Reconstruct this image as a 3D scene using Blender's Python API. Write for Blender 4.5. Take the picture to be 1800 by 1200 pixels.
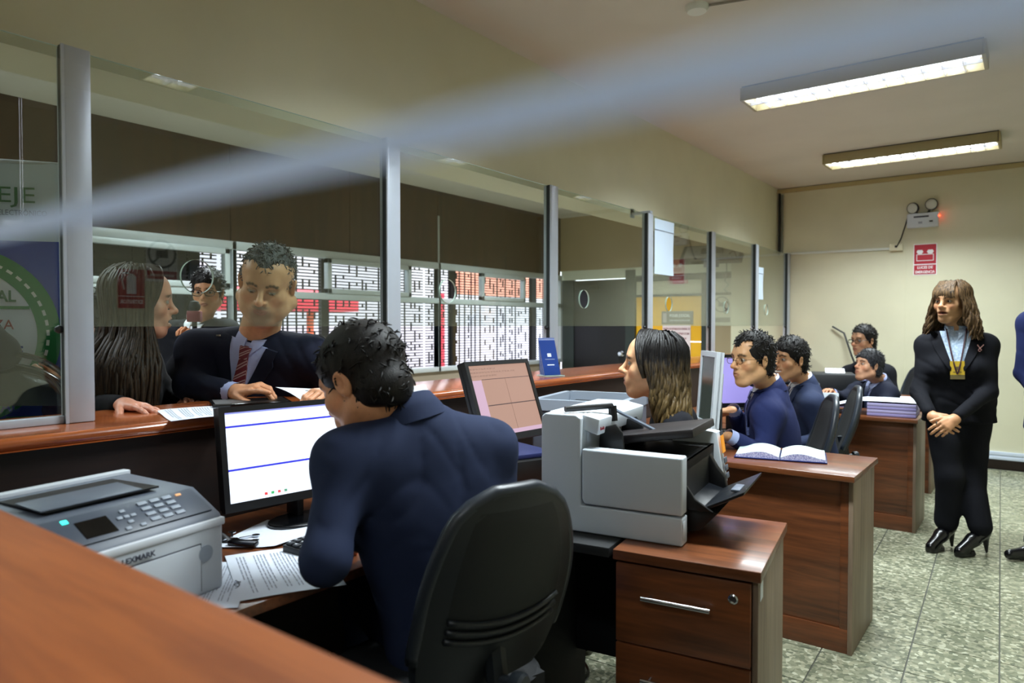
import bpy, bmesh, math, random
import numpy as np
from mathutils import Vector, Matrix, Euler
from mathutils.bvhtree import BVHTree
random.seed(7); np.random.seed(7)
SC = bpy.context.scene
COL = SC.collection
for _o in list(bpy.data.objects):
    bpy.data.objects.remove(_o, do_unlink=True)

# ------------------------------------------------------------------ camera
FPX = 1230.0; CAMH = 1.36
YAW = math.atan(925 / FPX); PITCH = math.atan(28 / FPX)
cam_d = bpy.data.cameras.new('camera'); cam = bpy.data.objects.new('camera', cam_d); COL.objects.link(cam)
cam.location = (0, 0, CAMH); cam.rotation_euler = (math.pi / 2 - PITCH, 0, YAW)
cam_d.sensor_width = 36; cam_d.lens = 36 * FPX / 1800; cam_d.clip_start = 0.01
cam_d.dof.use_dof = True; cam_d.dof.focus_distance = 2.7; cam_d.dof.aperture_fstop = 3.0
SC.camera = cam
# ------------------------------------------------------------------ view, world
SC.view_settings.view_transform = 'Standard'; SC.view_settings.look = 'None'
SC.view_settings.gamma = 1.0; SC.view_settings.use_curve_mapping = False
SC.view_settings.exposure = 0.22
LAMP_W = 50.0
w = bpy.data.worlds.new('sky'); SC.world = w; w.use_nodes = True
w.node_tree.nodes['Background'].inputs[0].default_value = (0.86, 0.90, 1.0, 1)
w.node_tree.nodes['Background'].inputs[1].default_value = 4.0

def at(u, v, d):
    "point seen at photo pixel (u, v) at depth d metres"
    F = Vector((-math.sin(YAW) * math.cos(PITCH), math.cos(YAW) * math.cos(PITCH), -math.sin(PITCH)))
    R = Vector((math.cos(YAW), math.sin(YAW), 0)); U = R.cross(F)
    return Vector((0, 0, CAMH)) + (F + R * ((u - 900) / FPX) + U * ((600 - v) / FPX)) * d
def atz(u, v, z):
    p = at(u, v, 1.0) - Vector((0, 0, CAMH)); return Vector((0, 0, CAMH)) + p * ((z - CAMH) / p.z)

# ------------------------------------------------------------------ materials
def lin(c):
    if isinstance(c, str):
        c = [int(c[i:i + 2], 16) / 255 for i in (0, 2, 4)]
    return tuple((x / 12.92 if x <= 0.04045 else ((x + 0.055) / 1.055) ** 2.4) for x in c[:3]) + (1.0,)
MATS = {}
def mat(name, col, rough=0.5, metal=0.0, spec=0.5, vary=0.0, vscale=30, stretch=(1, 1, 1), bump=0.0, bscale=80, emit=0.0, sheen=0.0, coat=0.0, col2=None, attr=None, ecol=None):
    if name in MATS: return MATS[name]
    m = bpy.data.materials.new(name); m.use_nodes = True; MATS[name] = m
    nt = m.node_tree; b = nt.nodes['Principled BSDF']
    c = lin(col)
    b.inputs['Base Color'].default_value = c
    b.inputs['Roughness'].default_value = rough; b.inputs['Metallic'].default_value = metal
    b.inputs['Specular IOR Level'].default_value = spec
    b.inputs['Coat Weight'].default_value = coat; b.inputs['Coat Roughness'].default_value = 0.08
    b.inputs['Sheen Weight'].default_value = sheen
    if emit:
        b.inputs['Emission Color'].default_value = lin(ecol) if ecol else c; b.inputs['Emission Strength'].default_value = emit
    if vary or bump or attr:
        tc = nt.nodes.new('ShaderNodeTexCoord'); mp = nt.nodes.new('ShaderNodeMapping')
        mp.inputs['Scale'].default_value = stretch; nt.links.new(tc.outputs['Object'], mp.inputs['Vector'])
    if vary:
        n = nt.nodes.new('ShaderNodeTexNoise'); n.inputs['Scale'].default_value = vscale; n.inputs['Detail'].default_value = 5
        nt.links.new(mp.outputs[0], n.inputs['Vector'])
        mx = nt.nodes.new('ShaderNodeMix'); mx.data_type = 'RGBA'
        c2 = lin(col2) if col2 else tuple(x * (1 - vary) for x in c[:3]) + (1,)
        c1 = c if col2 else tuple(min(1, x * (1 + vary * 0.5)) for x in c[:3]) + (1,)
        rp = nt.nodes.new('ShaderNodeValToRGB'); rp.color_ramp.elements[0].position = 0.33; rp.color_ramp.elements[1].position = 0.67
        nt.links.new(n.outputs['Fac'], rp.inputs[0]); nt.links.new(rp.outputs[0], mx.inputs['Factor'])
        mx.inputs['A'].default_value = c1; mx.inputs['B'].default_value = c2
        nt.links.new(mx.outputs['Result'], b.inputs['Base Color'])
    if attr:
        a = nt.nodes.new('ShaderNodeAttribute'); a.attribute_name = attr
        n = nt.nodes.new('ShaderNodeTexNoise'); n.inputs['Scale'].default_value = 60; n.inputs['Detail'].default_value = 3
        nt.links.new(tc.outputs['Object'], n.inputs['Vector'])
        hs = nt.nodes.new('ShaderNodeHueSaturation'); mr = nt.nodes.new('ShaderNodeMapRange')
        mr.inputs['To Min'].default_value = 0.86; mr.inputs['To Max'].default_value = 1.12
        nt.links.new(n.outputs['Fac'], mr.inputs[0]); nt.links.new(mr.outputs[0], hs.inputs['Value'])
        nt.links.new(a.outputs['Color'], hs.inputs['Color']); nt.links.new(hs.outputs[0], b.inputs['Base Color'])
        b.inputs['Subsurface Weight'].default_value = 0.0
    if bump:
        n2 = nt.nodes.new('ShaderNodeTexNoise'); n2.inputs['Scale'].default_value = bscale; n2.inputs['Detail'].default_value = 3
        nt.links.new(mp.outputs[0], n2.inputs['Vector'])
        bp = nt.nodes.new('ShaderNodeBump'); bp.inputs['Strength'].default_value = bump; bp.inputs['Distance'].default_value = 0.004
        nt.links.new(n2.outputs['Fac'], bp.inputs['Height']); nt.links.new(bp.outputs[0], b.inputs['Normal'])
    return m

def wood(name, ca, cb, axis, rough=0.35, coat=0.0, scale=1.0):
    "grain runs along axis (0/1/2)"
    m = bpy.data.materials.new(name); m.use_nodes = True; MATS[name] = m
    nt = m.node_tree; b = nt.nodes['Principled BSDF']
    tc = nt.nodes.new('ShaderNodeTexCoord'); mp = nt.nodes.new('ShaderNodeMapping')
    s = [14 * scale] * 3; s[axis] = 1.1 * scale; mp.inputs['Scale'].default_value = s
    nt.links.new(tc.outputs['Object'], mp.inputs['Vector'])
    n1 = nt.nodes.new('ShaderNodeTexNoise'); n1.inputs['Scale'].default_value = 1.0; n1.inputs['Detail'].default_value = 6; n1.inputs['Distortion'].default_value = 1.2
    n2 = nt.nodes.new('ShaderNodeTexNoise'); n2.inputs['Scale'].default_value = 7.0; n2.inputs['Detail'].default_value = 4
    nt.links.new(mp.outputs[0], n1.inputs['Vector']); nt.links.new(mp.outputs[0], n2.inputs['Vector'])
    ad = nt.nodes.new('ShaderNodeMath'); ad.operation = 'MULTIPLY_ADD'; ad.inputs[1].default_value = 0.35
    nt.links.new(n2.outputs['Fac'], ad.inputs[0]); nt.links.new(n1.outputs['Fac'], ad.inputs[2])
    rp = nt.nodes.new('ShaderNodeValToRGB'); e = rp.color_ramp.elements
    e[0].position = 0.48; e[0].color = lin(cb); e[1].position = 0.85; e[1].color = lin(ca)
    nt.links.new(ad.outputs[0], rp.inputs[0]); nt.links.new(rp.outputs[0], b.inputs['Base Color'])
    b.inputs['Roughness'].default_value = rough; b.inputs['Coat Weight'].default_value = coat; b.inputs['Coat Roughness'].default_value = 0.12
    return m

def glass_mat(name, tint=(0.93, 0.97, 0.95, 1), ior=1.52, gain=1.7, body=0.0, bodycol='9fb0a8'):
    m = bpy.data.materials.new(name); m.use_nodes = True; MATS[name] = m
    nt = m.node_tree; nt.nodes.remove(nt.nodes['Principled BSDF'])
    out = nt.nodes['Material Output']
    tr = nt.nodes.new('ShaderNodeBsdfTransparent'); tr.inputs[0].default_value = tint
    gl = nt.nodes.new('ShaderNodeBsdfGlossy'); gl.inputs['Roughness'].default_value = 0.0
    ge = nt.nodes.new('ShaderNodeNewGeometry'); dt = nt.nodes.new('ShaderNodeVectorMath'); dt.operation = 'DOT_PRODUCT'
    nt.links.new(ge.outputs['Normal'], dt.inputs[0]); nt.links.new(ge.outputs['Incoming'], dt.inputs[1])
    def mth(op, a, b=None):                       # Schlick reflectance of one surface, alike from both sides
        n = nt.nodes.new('ShaderNodeMath'); n.operation = op
        for i, q in enumerate((a, b)):
            if q is None: continue
            if isinstance(q, (int, float)): n.inputs[i].default_value = q
            else: nt.links.new(q, n.inputs[i])
        return n.outputs[0]
    f0 = ((ior - 1) / (ior + 1)) ** 2
    sch = mth('ADD', mth('MULTIPLY', mth('POWER', mth('SUBTRACT', 1.0, mth('ABSOLUTE', dt.outputs['Value'])), 5.0), 1 - f0), f0)
    mu = nt.nodes.new('ShaderNodeMath'); mu.operation = 'MULTIPLY'; mu.inputs[1].default_value = gain; mu.use_clamp = True
    nt.links.new(sch, mu.inputs[0])
    mx = nt.nodes.new('ShaderNodeMixShader'); nt.links.new(mu.outputs[0], mx.inputs[0])
    if body:
        df = nt.nodes.new('ShaderNodeBsdfDiffuse'); df.inputs[0].default_value = lin(bodycol)
        m2 = nt.nodes.new('ShaderNodeMixShader'); m2.inputs[0].default_value = body
        nt.links.new(tr.outputs[0], m2.inputs[1]); nt.links.new(df.outputs[0], m2.inputs[2]); nt.links.new(m2.outputs[0], mx.inputs[1])
    else:
        nt.links.new(tr.outputs[0], mx.inputs[1])
    nt.links.new(gl.outputs[0], mx.inputs[2]); nt.links.new(mx.outputs[0], out.inputs[0])
    return m

# ------------------------------------------------------------------ mesh helpers
class MB:
    "collects primitives; build() links ONE mesh object"
    def __init__(s): s.v = []; s.f = []; s.mi = []; s.cur = 0
    def add(s, vs, fs):
        o = len(s.v); s.v += [tuple(p) for p in vs]; s.f += [tuple(i + o for i in f) for f in fs]; s.mi += [s.cur] * len(fs)
        return s
    def box(s, a, b, M=None):
        x0, y0, z0 = a; x1, y1, z1 = b
        vs = [Vector(p) for p in ((x0, y0, z0), (x1, y0, z0), (x1, y1, z0), (x0, y1, z0), (x0, y0, z1), (x1, y0, z1), (x1, y1, z1), (x0, y1, z1))]
        if M is not None: vs = [M @ p for p in vs]
        return s.add(vs, [(0, 3, 2, 1), (4, 5, 6, 7), (0, 1, 5, 4), (1, 2, 6, 5), (2, 3, 7, 6), (3, 0, 4, 7)])
    def prism(s, poly, lo, hi, axis=2, M=None):
        "extrude 2-D polygon along axis; poly coords are the other two axes in cyclic order"
        def mk(p, h):
            if axis == 2: q = (p[0], p[1], h)
            elif axis == 0: q = (h, p[0], p[1])
            else: q = (p[0], h, p[1])
            return Vector(q)
        n = len(poly); vs = [mk(p, lo) for p in poly] + [mk(p, hi) for p in poly]
        if M is not None: vs = [M @ p for p in vs]
        fs = [tuple(range(n))[::-1], tuple(range(n, 2 * n))] + [(i, (i + 1) % n, (i + 1) % n + n, i + n) for i in range(n)]
        return s.add(vs, fs)
    def tube(s, pts, r, n=8, caps=True):
        pts = [Vector(p) for p in pts]; rs = r if isinstance(r, (list, tuple)) else [r] * len(pts)
        vs = []; fs = []; up = None
        for i, p in enumerate(pts):
            t = (pts[min(i + 1, len(pts) - 1)] - pts[max(i - 1, 0)])
            t = t.normalized() if t.length > 1e-9 else Vector((0, 0, 1))
            if up is None:
                up = Vector((0, 0, 1)) if abs(t.z) < 0.9 else Vector((1, 0, 0))
            a = t.cross(up); a = a.normalized() if a.length > 1e-6 else t.orthogonal().normalized()
            b = a.cross(t).normalized(); up = b
            for k in range(n):
                th = 2 * math.pi * k / n; vs.append(p + (a * math.cos(th) + b * math.sin(th)) * rs[i])
        for i in range(len(pts) - 1):
            for k in range(n):
                fs.append((i * n + k, i * n + (k + 1) % n, (i + 1) * n + (k + 1) % n, (i + 1) * n + k))
        if caps: fs += [tuple(range(n))[::-1], tuple(range((len(pts) - 1) * n, len(pts) * n))]
        return s.add(vs, fs)
    def cyl(s, a, b, r, n=20, r2=None): return s.tube([a, b], [r, r if r2 is None else r2], n)
    def lathe(s, prof, o=(0, 0, 0), axis=(0, 0, 1), n=24):
        ax = Vector(axis).normalized(); a = ax.orthogonal().normalized(); b = ax.cross(a); o = Vector(o); vs = []; fs = []
        for r, h in prof:
            for k in range(n):
                th = 2 * math.pi * k / n; vs.append(o + ax * h + (a * math.cos(th) + b * math.sin(th)) * r)
        for i in range(len(prof) - 1):
            for k in range(n): fs.append((i * n + k, i * n + (k + 1) % n, (i + 1) * n + (k + 1) % n, (i + 1) * n + k))
        fs += [tuple(range(n))[::-1], tuple(range((len(prof) - 1) * n, len(prof) * n))]
        return s.add(vs, fs)
    def grid(s, fn, nu, nv):
        vs = [fn(i / (nu - 1), j / (nv - 1)) for i in range(nu) for j in range(nv)]
        return s.add(vs, [(i * nv + j, (i + 1) * nv + j, (i + 1) * nv + j + 1, i * nv + j + 1) for i in range(nu - 1) for j in range(nv - 1)])
    def build(s, name, m, parent=None, bevel=0.0, seg=2, smooth=False, M=None, ang=35):
        me = bpy.data.meshes.new(name); me.from_pydata([tuple(p) for p in s.v], [], s.f)
        bm = bmesh.new(); bm.from_mesh(me)
        bmesh.ops.recalc_face_normals(bm, faces=bm.faces)
        if bevel:
            ed = [e for e in bm.edges if len(e.link_faces) == 2 and e.calc_face_angle(0) > 0.6]
            bmesh.ops.bevel(bm, geom=ed, offset=bevel, segments=seg, profile=0.5, affect='EDGES', clamp_overlap=True)
        bm.to_mesh(me); bm.free()
        mats = m if isinstance(m, (list, tuple)) else [m]
        for x in mats: me.materials.append(x)
        if len(mats) > 1 and not bevel and len(me.polygons) == len(s.mi): me.polygons.foreach_set('material_index', s.mi)
        if smooth or bevel:
            me.polygons.foreach_set('use_smooth', [True] * len(me.polygons))
            if ang: me.set_sharp_from_angle(angle=math.radians(ang))
        o = bpy.data.objects.new(name, me); COL.objects.link(o)
        if parent is not None: o.parent = parent
        if M is not None: o.matrix_local = M
        return o

def tag(o, label=None, cat=None, group=None, kind=None):
    if label: o['label'] = label
    if cat: o['category'] = cat
    if group: o['group'] = group
    if kind: o['kind'] = kind
    return o
def thing(name, label, cat, loc=(0, 0, 0), rz=0.0, group=None, M=None):
    o = bpy.data.objects.new(name, None); COL.objects.link(o); o.empty_display_size = 0.1
    if M is not None: o.matrix_world = M
    else: o.location = loc; o.rotation_euler = (0, 0, rz)
    return tag(o, label, cat, group)
def kids(o): return [c for c in bpy.data.objects if c.parent is o]
def copy_tree(o, parent=None):
    c = o.copy(); COL.objects.link(c); c.parent = parent
    for ch in kids(o): copy_tree(ch, c)
    return c
def boxo(name, a, b, m, parent=None, bevel=0.0, **k): return MB().box(a, b).build(name, m, parent, bevel=bevel, **k)

def text_mesh(txt, size, depth=0.0005, spacing=1.0, bold=False, xs=1.0):
    "flat text as (verts, faces), centred on x, baseline at 0, in the XY plane"
    cu = bpy.data.curves.new('t', 'FONT'); cu.body = txt; cu.size = size; cu.extrude = depth; cu.align_x = 'CENTER'; cu.space_character = spacing
    cu.resolution_u = 2
    if bold: cu.offset = size * 0.025
    o = bpy.data.objects.new('t', cu); COL.objects.link(o)
    bpy.context.view_layer.update()
    me = bpy.data.meshes.new_from_object(o.evaluated_get(bpy.context.evaluated_depsgraph_get()))
    vs = [Vector((v.co.x * xs, v.co.y, v.co.z)) for v in me.vertices]; fs = [tuple(p.vertices) for p in me.polygons]
    bpy.data.objects.remove(o); bpy.data.curves.remove(cu); bpy.data.meshes.remove(me)
    return vs, fs
def texts(mb, items, M):
    "items: (text, x, y, size[, xscale, bold]) laid in the XY plane of M"
    for it in items:
        t, x, y, sz = it[:4]; xs = it[4] if len(it) > 4 else 1.0; bd = it[5] if len(it) > 5 else False
        vs, fs = text_mesh(t, sz, xs=xs, bold=bd)
        mb.add([M @ (v + Vector((x, y, 0))) for v in vs], fs)
    return mb
def frame_M(o, x, z):
    "matrix with local X along x and local Z along z (both world), origin o"
    x = Vector(x).normalized(); z = Vector(z); z = (z - x * z.dot(x)).normalized(); y = z.cross(x)
    return Matrix(((x.x, y.x, z.x, o[0]), (x.y, y.y, z.y, o[1]), (x.z, y.z, z.z, o[2]), (0, 0, 0, 1)))
R = math.radians

# palette
mat('cream', 'd8d4b8', 0.6, vary=0.06, vscale=2.0, bump=0.08, bscale=60)
mat('ceil', 'd4cdc2', 0.8, vary=0.06, vscale=1.3)
mat('tan', 'b09a78', 0.7, vary=0.08, vscale=2)
mat('offwhite', 'dfe3dc', 0.5)
mat('white', 'e9edf0', 0.45)
mat('alu', 'bcc4d0', 0.35, metal=0.25, vary=0.05, vscale=8)
mat('alu_paint', 'c3c9cc', 0.4, metal=0.2)
mat('alu_dark', '34383a', 0.5, metal=0.4)
mat('black', '08090b', 0.45)
mat('black_soft', '0d0f12', 0.75, bump=0.3, bscale=400)
mat('black_gloss', '050608', 0.18)
mat('charcoal', '1b1e22', 0.5)
mat('paper', 'dfe6f2', 0.7)
mat('chrome', 'd0d4d8', 0.12, metal=1.0)
wood('wood_top', 'b5622f', '7d3a1c', 1, 0.22, 0.5)
wood('wood_topx', 'b0622f', '86441f', 0, 0.5, 0.0)
wood('wood_desk', '8a4f2c', '54301c', 0, 0.3, 0.2)
wood('wood_deskz', '7a4526', '4a2a18', 0, 0.35, 0.1)
wood('wood_dark', '27160e', '140b07', 1, 0.5)
wood('wood_panel', '4c3018', '33200f', 2, 0.45, 0.0, 0.6)
wood('wood_end', '8f7a66', '6a5848', 2, 0.5)
# ------------------------------------------------------------------ structure
YB = 8.07; YH = 8.4; XW = -5.45; XR = 1.15; YN = -1.6; ZC = 2.88
def struct(o, label): return tag(o, label, None, None, 'structure')
# terrazzo
def terrazzo():
    m = bpy.data.materials.new('terrazzo'); m.use_nodes = True; nt = m.node_tree; b = nt.nodes['Principled BSDF']; MATS['terrazzo'] = m
    tc = nt.nodes.new('ShaderNodeTexCoord'); g = nt.nodes.new('ShaderNodeNewGeometry')
    v = nt.nodes.new('ShaderNodeTexVoronoi'); v.inputs['Scale'].default_value = 62
    nz = nt.nodes.new('ShaderNodeTexNoise'); nz.inputs['Scale'].default_value = 3.5; nz.inputs['Detail'].default_value = 6
    nt.links.new(g.outputs['Position'], v.inputs['Vector']); nt.links.new(g.outputs['Position'], nz.inputs['Vector'])
    sp = nt.nodes.new('ShaderNodeSeparateColor'); nt.links.new(v.outputs['Color'], sp.inputs[0])
    rp = nt.nodes.new('ShaderNodeValToRGB'); e = rp.color_ramp.elements
    e[0].position = 0.0; e[0].color = lin('6d7260'); e[1].position = 1.0; e[1].color = lin('c8c8b0')
    for p_, c_ in ((0.3, '83866f'), (0.62, '989a82'), (0.8, 'a9a88e')):
        x = e.new(p_); x.color = lin(c_)
    nt.links.new(sp.outputs[0], rp.inputs[0])
    oi = nt.nodes.new('ShaderNodeObjectInfo')
    mr = nt.nodes.new('ShaderNodeMapRange'); mr.inputs['To Min'].default_value = 0.72; mr.inputs['To Max'].default_value = 1.02
    ad = nt.nodes.new('ShaderNodeMath'); ad.operation = 'MULTIPLY_ADD'; ad.inputs[1].default_value = 0.45
    nt.links.new(oi.outputs['Random'], ad.inputs[0]); nt.links.new(nz.outputs['Fac'], ad.inputs[2])
    nt.links.new(ad.outputs[0], mr.inputs[0])
    hs = nt.nodes.new('ShaderNodeHueSaturation'); nt.links.new(rp.outputs[0], hs.inputs['Color']); nt.links.new(mr.outputs[0], hs.inputs['Value'])
    nt.links.new(hs.outputs[0], b.inputs['Base Color'])
    rr = nt.nodes.new('ShaderNodeMapRange'); rr.inputs['To Min'].default_value = 0.14; rr.inputs['To Max'].default_value = 0.36
    nt.links.new(nz.outputs['Fac'], rr.inputs[0]); nt.links.new(rr.outputs[0], b.inputs['Roughness'])
terrazzo()
mat('grout', '3a3d36', 0.8)
floor = struct(boxo('floor', (XW - .1, YN, -0.08), (XR, YH + .1, -0.003), mat('hall_floor', '55564c', 0.6)), 'speckled terrazzo tile floor')
struct(boxo('floor_hall', (XW, YN, -.003), (-2.5, YH, .0), mat('hall_tile', 'b4b0a0', 0.5, vary=.2, vscale=40)), 'pale floor of the public hall')
gme = None
PT = 0.307; n_t = 0
for i in range(-5, 3):
    for j in range(-6, 16):
        x = -0.107 + PT * (i + .5) - 0.035 * PT * (j + .5); y = 3.418 + PT * (j + .5) + 0.035 * PT * (i + .5)
        if y > YB - 0.10 or y < 1.6: continue
        if gme is None:
            o = MB().box((-PT / 2 + .003, -PT / 2 + .003, -0.0028), (PT / 2 - .003, PT / 2 - .003, 0)).build('tile', MATS['terrazzo']); gme = o.data
        else:
            o = bpy.data.objects.new('tile', gme); COL.objects.link(o)
        o.parent = floor; o.location = (x, y, 0); o.rotation_euler = (0, 0, 0.035)
struct(boxo('ceiling', (XW - .1, YN, ZC), (XR, YH + .1, ZC + .1), MATS['ceil']), 'plain painted ceiling')
wb = struct(boxo('wall_back', (-2.76, YB, 0), (XR, YB + .1, ZC), MATS['cream']), 'cream painted back wall with a red sign')
boxo('panel_seam', (-1.095, YB - .004, .17), (-1.08, YB, 2.12), MATS['cream'], wb)
struct(boxo('wall_right', (XR, YN, 0), (XR + .1, YB, ZC), MATS['cream']), 'cream wall behind the clerks, out of view')
struct(boxo('wall_near', (XW, YN - .1, 0), (XR, YN, ZC), MATS['cream']), 'cream wall behind the photographer, out of view')
struct(MB().box((-2.60, YN, 2.158), (-2.35, YB, ZC)).build('wall_beam', MATS['cream']), 'deep cream beam above the glass screen')
# back wall trims
struct(boxo('trim_1', (-2.35, YB - .02, 2.83), (XR, YB, 2.872), mat('trimcream', 'b7a778', 0.6)), 'cream strip where the back wall meets the ceiling')
struct(boxo('baseboard_back', (-2.0, YB - .018, 0), (XR, YB, .088), mat('base', '1c0f0b', 0.35)), 'dark brown baseboard along the back wall')
mat('trunk', 'd2dced', 0.4)
ct = thing('cable_trunking', 'pale double cable trunking along the foot of the back wall', 'trunking', (-.8, YB, .09))
for z0 in (.0, .04): boxo('channel', (-1.2, -.024, z0), (1.9, 0, z0 + .036), MATS['trunk'], ct, bevel=.004)
hc = thing('cable_duct', 'thin white cable duct running level across the back wall', 'duct', (-1.74, YB, 2.15))
MB().box((-.52, -.02, -.012), (.54, 0, .012), M=Matrix.Rotation(R(0.6), 4, 'Y')).build('duct', MATS['offwhite'], hc, bevel=.003)
jb = thing('junction_box', 'small cream outlet box on the wall below the emergency light', 'box', (-1.165, YB, 2.155))
MB().box((-.06, -.04, -.034), (.06, 0, .034)).build('box', mat('jbx', 'd8d2b4', 0.5), jb, bevel=.004)
MB().lathe([(.012, 0), (.012, .008), (.004, .01)], (0.0, -.04, .006), (0, -1, 0)).build('socket', MATS['black'], jb)
vd = thing('cable_run', 'pair of dark cables down the corner beside the beam', 'cable', (-2.325, YB - .02, 2.15))
MB().tube([(0, 0, .68), (0, 0, 0)], .012).build('cable', MATS['black'], vd); MB().tube([(.03, 0, .66), (.03, 0, .02)], .014).build('cable', mat('gcable', '6d6f66', 0.5), vd)

# ---- hall side: window wall
wl = struct(MB().box((XW - .12, YN, 0), (XW, YH, .84)).box((XW - .12, YN, 2.07), (XW - .03, YH, ZC)).build('wall_left', mat('hallwall', '8f8270', 0.8)), 'hall wall with wood panels above the windows')
ys = [YN, -.4, .82, 2.07, 3.30, 4.58, 5.85, 7.12, YH]
for a, b in zip(ys[:-1], ys[1:]):
    boxo('panel', (XW - .03, a + .004, 2.07), (XW, b - .004, ZC), MATS['wood_panel'], wl)
boxo('panel_strip', (XW - .002, 5.845, 2.07), (XW + .012, 5.865, 2.60), MATS['alu_paint'], wl)
mat('winpane', 'ffffff'); glass_mat('window_glass', (0.94, 0.96, 0.97, 1), gain=.7)
wins = [(.85, 3.30), (3.34, 5.83), (5.87, 8.36)]
def window(n, y0, y1, sash):
    root = thing('window_%d' % n, ['long aluminium window behind the long-haired woman', 'aluminium sliding window behind the standing man in a suit', 'aluminium sliding window beside the dark door'][n - 1], None, (XW, y0, .84)); root['kind'] = 'structure'
    L = y1 - y0
    def rail(nm, a, b): return boxo(nm, (-.05, a[0], a[1]), (.03, b[0], b[1]), MATS['alu_paint'], root, bevel=.004)
    rail('frame_rail', (-.04, 1.16), (L + .04, 1.23)); rail('frame_rail', (-.04, 0), (L + .04, .05)); rail('frame_rail', (-.04, .77), (L + .04, .83))
    rail('frame_post', (-.04, .05), (.0, 1.16)); rail('frame_post', (L, .05), (L + .04, 1.16))
    for a, b in sash:                                   # upper sliding sashes
        s = MB()
        s.box((-.02, a, .83), (.045, a + .045, 1.16)); s.box((-.02, b - .045, .83), (.045, b, 1.16)); s.box((-.02, a, .83), (.045, b, .875)); s.box((-.02, a, 1.115), (.045, b, 1.16))
        so = s.build('sash', MATS['alu_paint'], root, bevel=.004)
        boxo('pane', (.01, a + .04, .87), (.016, b - .04, 1.12), MATS['window_glass'], so)
    boxo('pane', (-.012, .0, .05), (-.006, L, .77), MATS['window_glass'], root)
    return root
window(1, *wins[0], [(0.03, 1.2), (1.2, 2.42)])
window(2, *wins[1], [(.94, 2.05)])
window(3, *wins[2], [(.72, 1.62)])
# ornamental grilles outside
mat('grille', '17110f', 0.6)
for n, (y0, y1) in enumerate(wins):
    g = thing('window_grille', ['dark street grille seen past the long-haired woman', 'dark lattice street grille behind the man in the tie', 'dark lattice street grille nearest the dark door'][n], 'grille', (XW - .22, y0, .86), group='street grilles')
    mb = MB(); rnd = random.Random(n + 3); L = y1 - y0; k = 0; z = 0.0; rows = []
    while z < 1.26: rows.append(z); z += .0315
    for z in rows: mb.box((-.004, 0, z - .0052), (.004, L, z + .0052))
    y = 0.06
    while y < L:
        if rnd.random() < .45:
            mb.box((-.006, y - .0065, 0), (.006, y + .0065, rows[-1]))
        else:
            i = rnd.randint(0, 3)
            while i < len(rows) - 2:
                ln = rnd.choice((1, 1, 2, 2, 3, 4)); j = min(i + ln, len(rows) - 1)
                mb.box((-.006, y - .0065, rows[i] - .006), (.006, y + .0065, rows[j] + .006)); i = j + rnd.randint(1, 5)
        y += rnd.choice((.05, .06, .075, .1))
    tag(mb.build('lattice_bars', MATS['grille'], g), kind='stuff')
    boxo('wall_bracket', (-.01, -.05, -.03), (.22, .0, -.01), MATS['grille'], g); boxo('wall_bracket', (-.01, L, -.03), (.22, L + .04, -.01), MATS['grille'], g)
    for yy in ((1.05,) if n == 1 else (.42, 2.1) if n == 2 else (2.2,)):
        boxo('grille_post', (-.03, yy, -.02), (.02, yy + .09, 1.3), MATS['grille'], g)
# street outside
mat('street_white', 'c4bfc2', 0.9); mat('street_red', 'd8263a', 0.6); mat('street_orange', 'd86a3c', 0.7)
tag(boxo('street_ground', (-16, -6, -.25), (XW - .14, 16, -.2), mat('asph', 'a09c9c', 0.9)), None, None, None, 'structure')['label'] = 'bright street ground outside the windows'
tag(boxo('street_facade', (-14.2, -4, -.2), (-14, 22, 3.0), MATS['street_white']), None, None, None, 'structure')['label'] = 'overexposed building front across the street'
dk = tag(boxo('exterior_wall', (XW - .75, YN, -.2), (XW - .35, 3.13, 4), mat('extdark', '2b2d2c', 0.9)), None, None, None, 'structure'); dk['label'] = 'dark outside wall blocking the left window'
aw = thing('street_awning', 'red awning across the street seen through the grille', 'awning', (-10.5, 5.0, 1.6))
MB().prism([(-.5, 0), (.5, .02), (.5, .26), (-.5, .45)], -.4, 3.6, axis=1).build('canopy', MATS['street_red'], aw); boxo('pole', (-.1, 0.4, -1.8), (-.02, .5, .1), MATS['street_orange'], aw); boxo('pole', (-.1, 2.9, -1.8), (-.02, 3.0, .1), MATS['street_orange'], aw)
aw2 = thing('street_sign_board', 'orange red board across the street near the far grille', 'board', (-10.2, 13.2, 1.75))
MB().box((-.1, -1.6, 0.3), (.1, 1.9, 1.5)).build('board', mat('osign', 'ee9a80', 0.7), aw2); boxo('post', (-.05, -2.2, -1.95), (.05, -2.1, .3), MATS['street_red'], aw2)
st = thing('street_stall', 'cluttered market stall outside behind the grille', 'stall', (-8.6, 5.2, -.2))
MB().box((-.4, -.8, 0), (.4, 1.5, 1.15)).build('counter', mat('stg', '8d8c86', 0.8), st)
for i, (c, y) in enumerate((('d9c832', -.5), ('f4f4f4', -.1), ('3b62c9', .3), ('c94a55', .7), ('f0efe8', 1.1))): boxo('crate', (-.3, y, 1.15), (.3, y + .32, 1.32 + .05 * (i % 3)), mat('stc%d' % i, c, .7), st)

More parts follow.
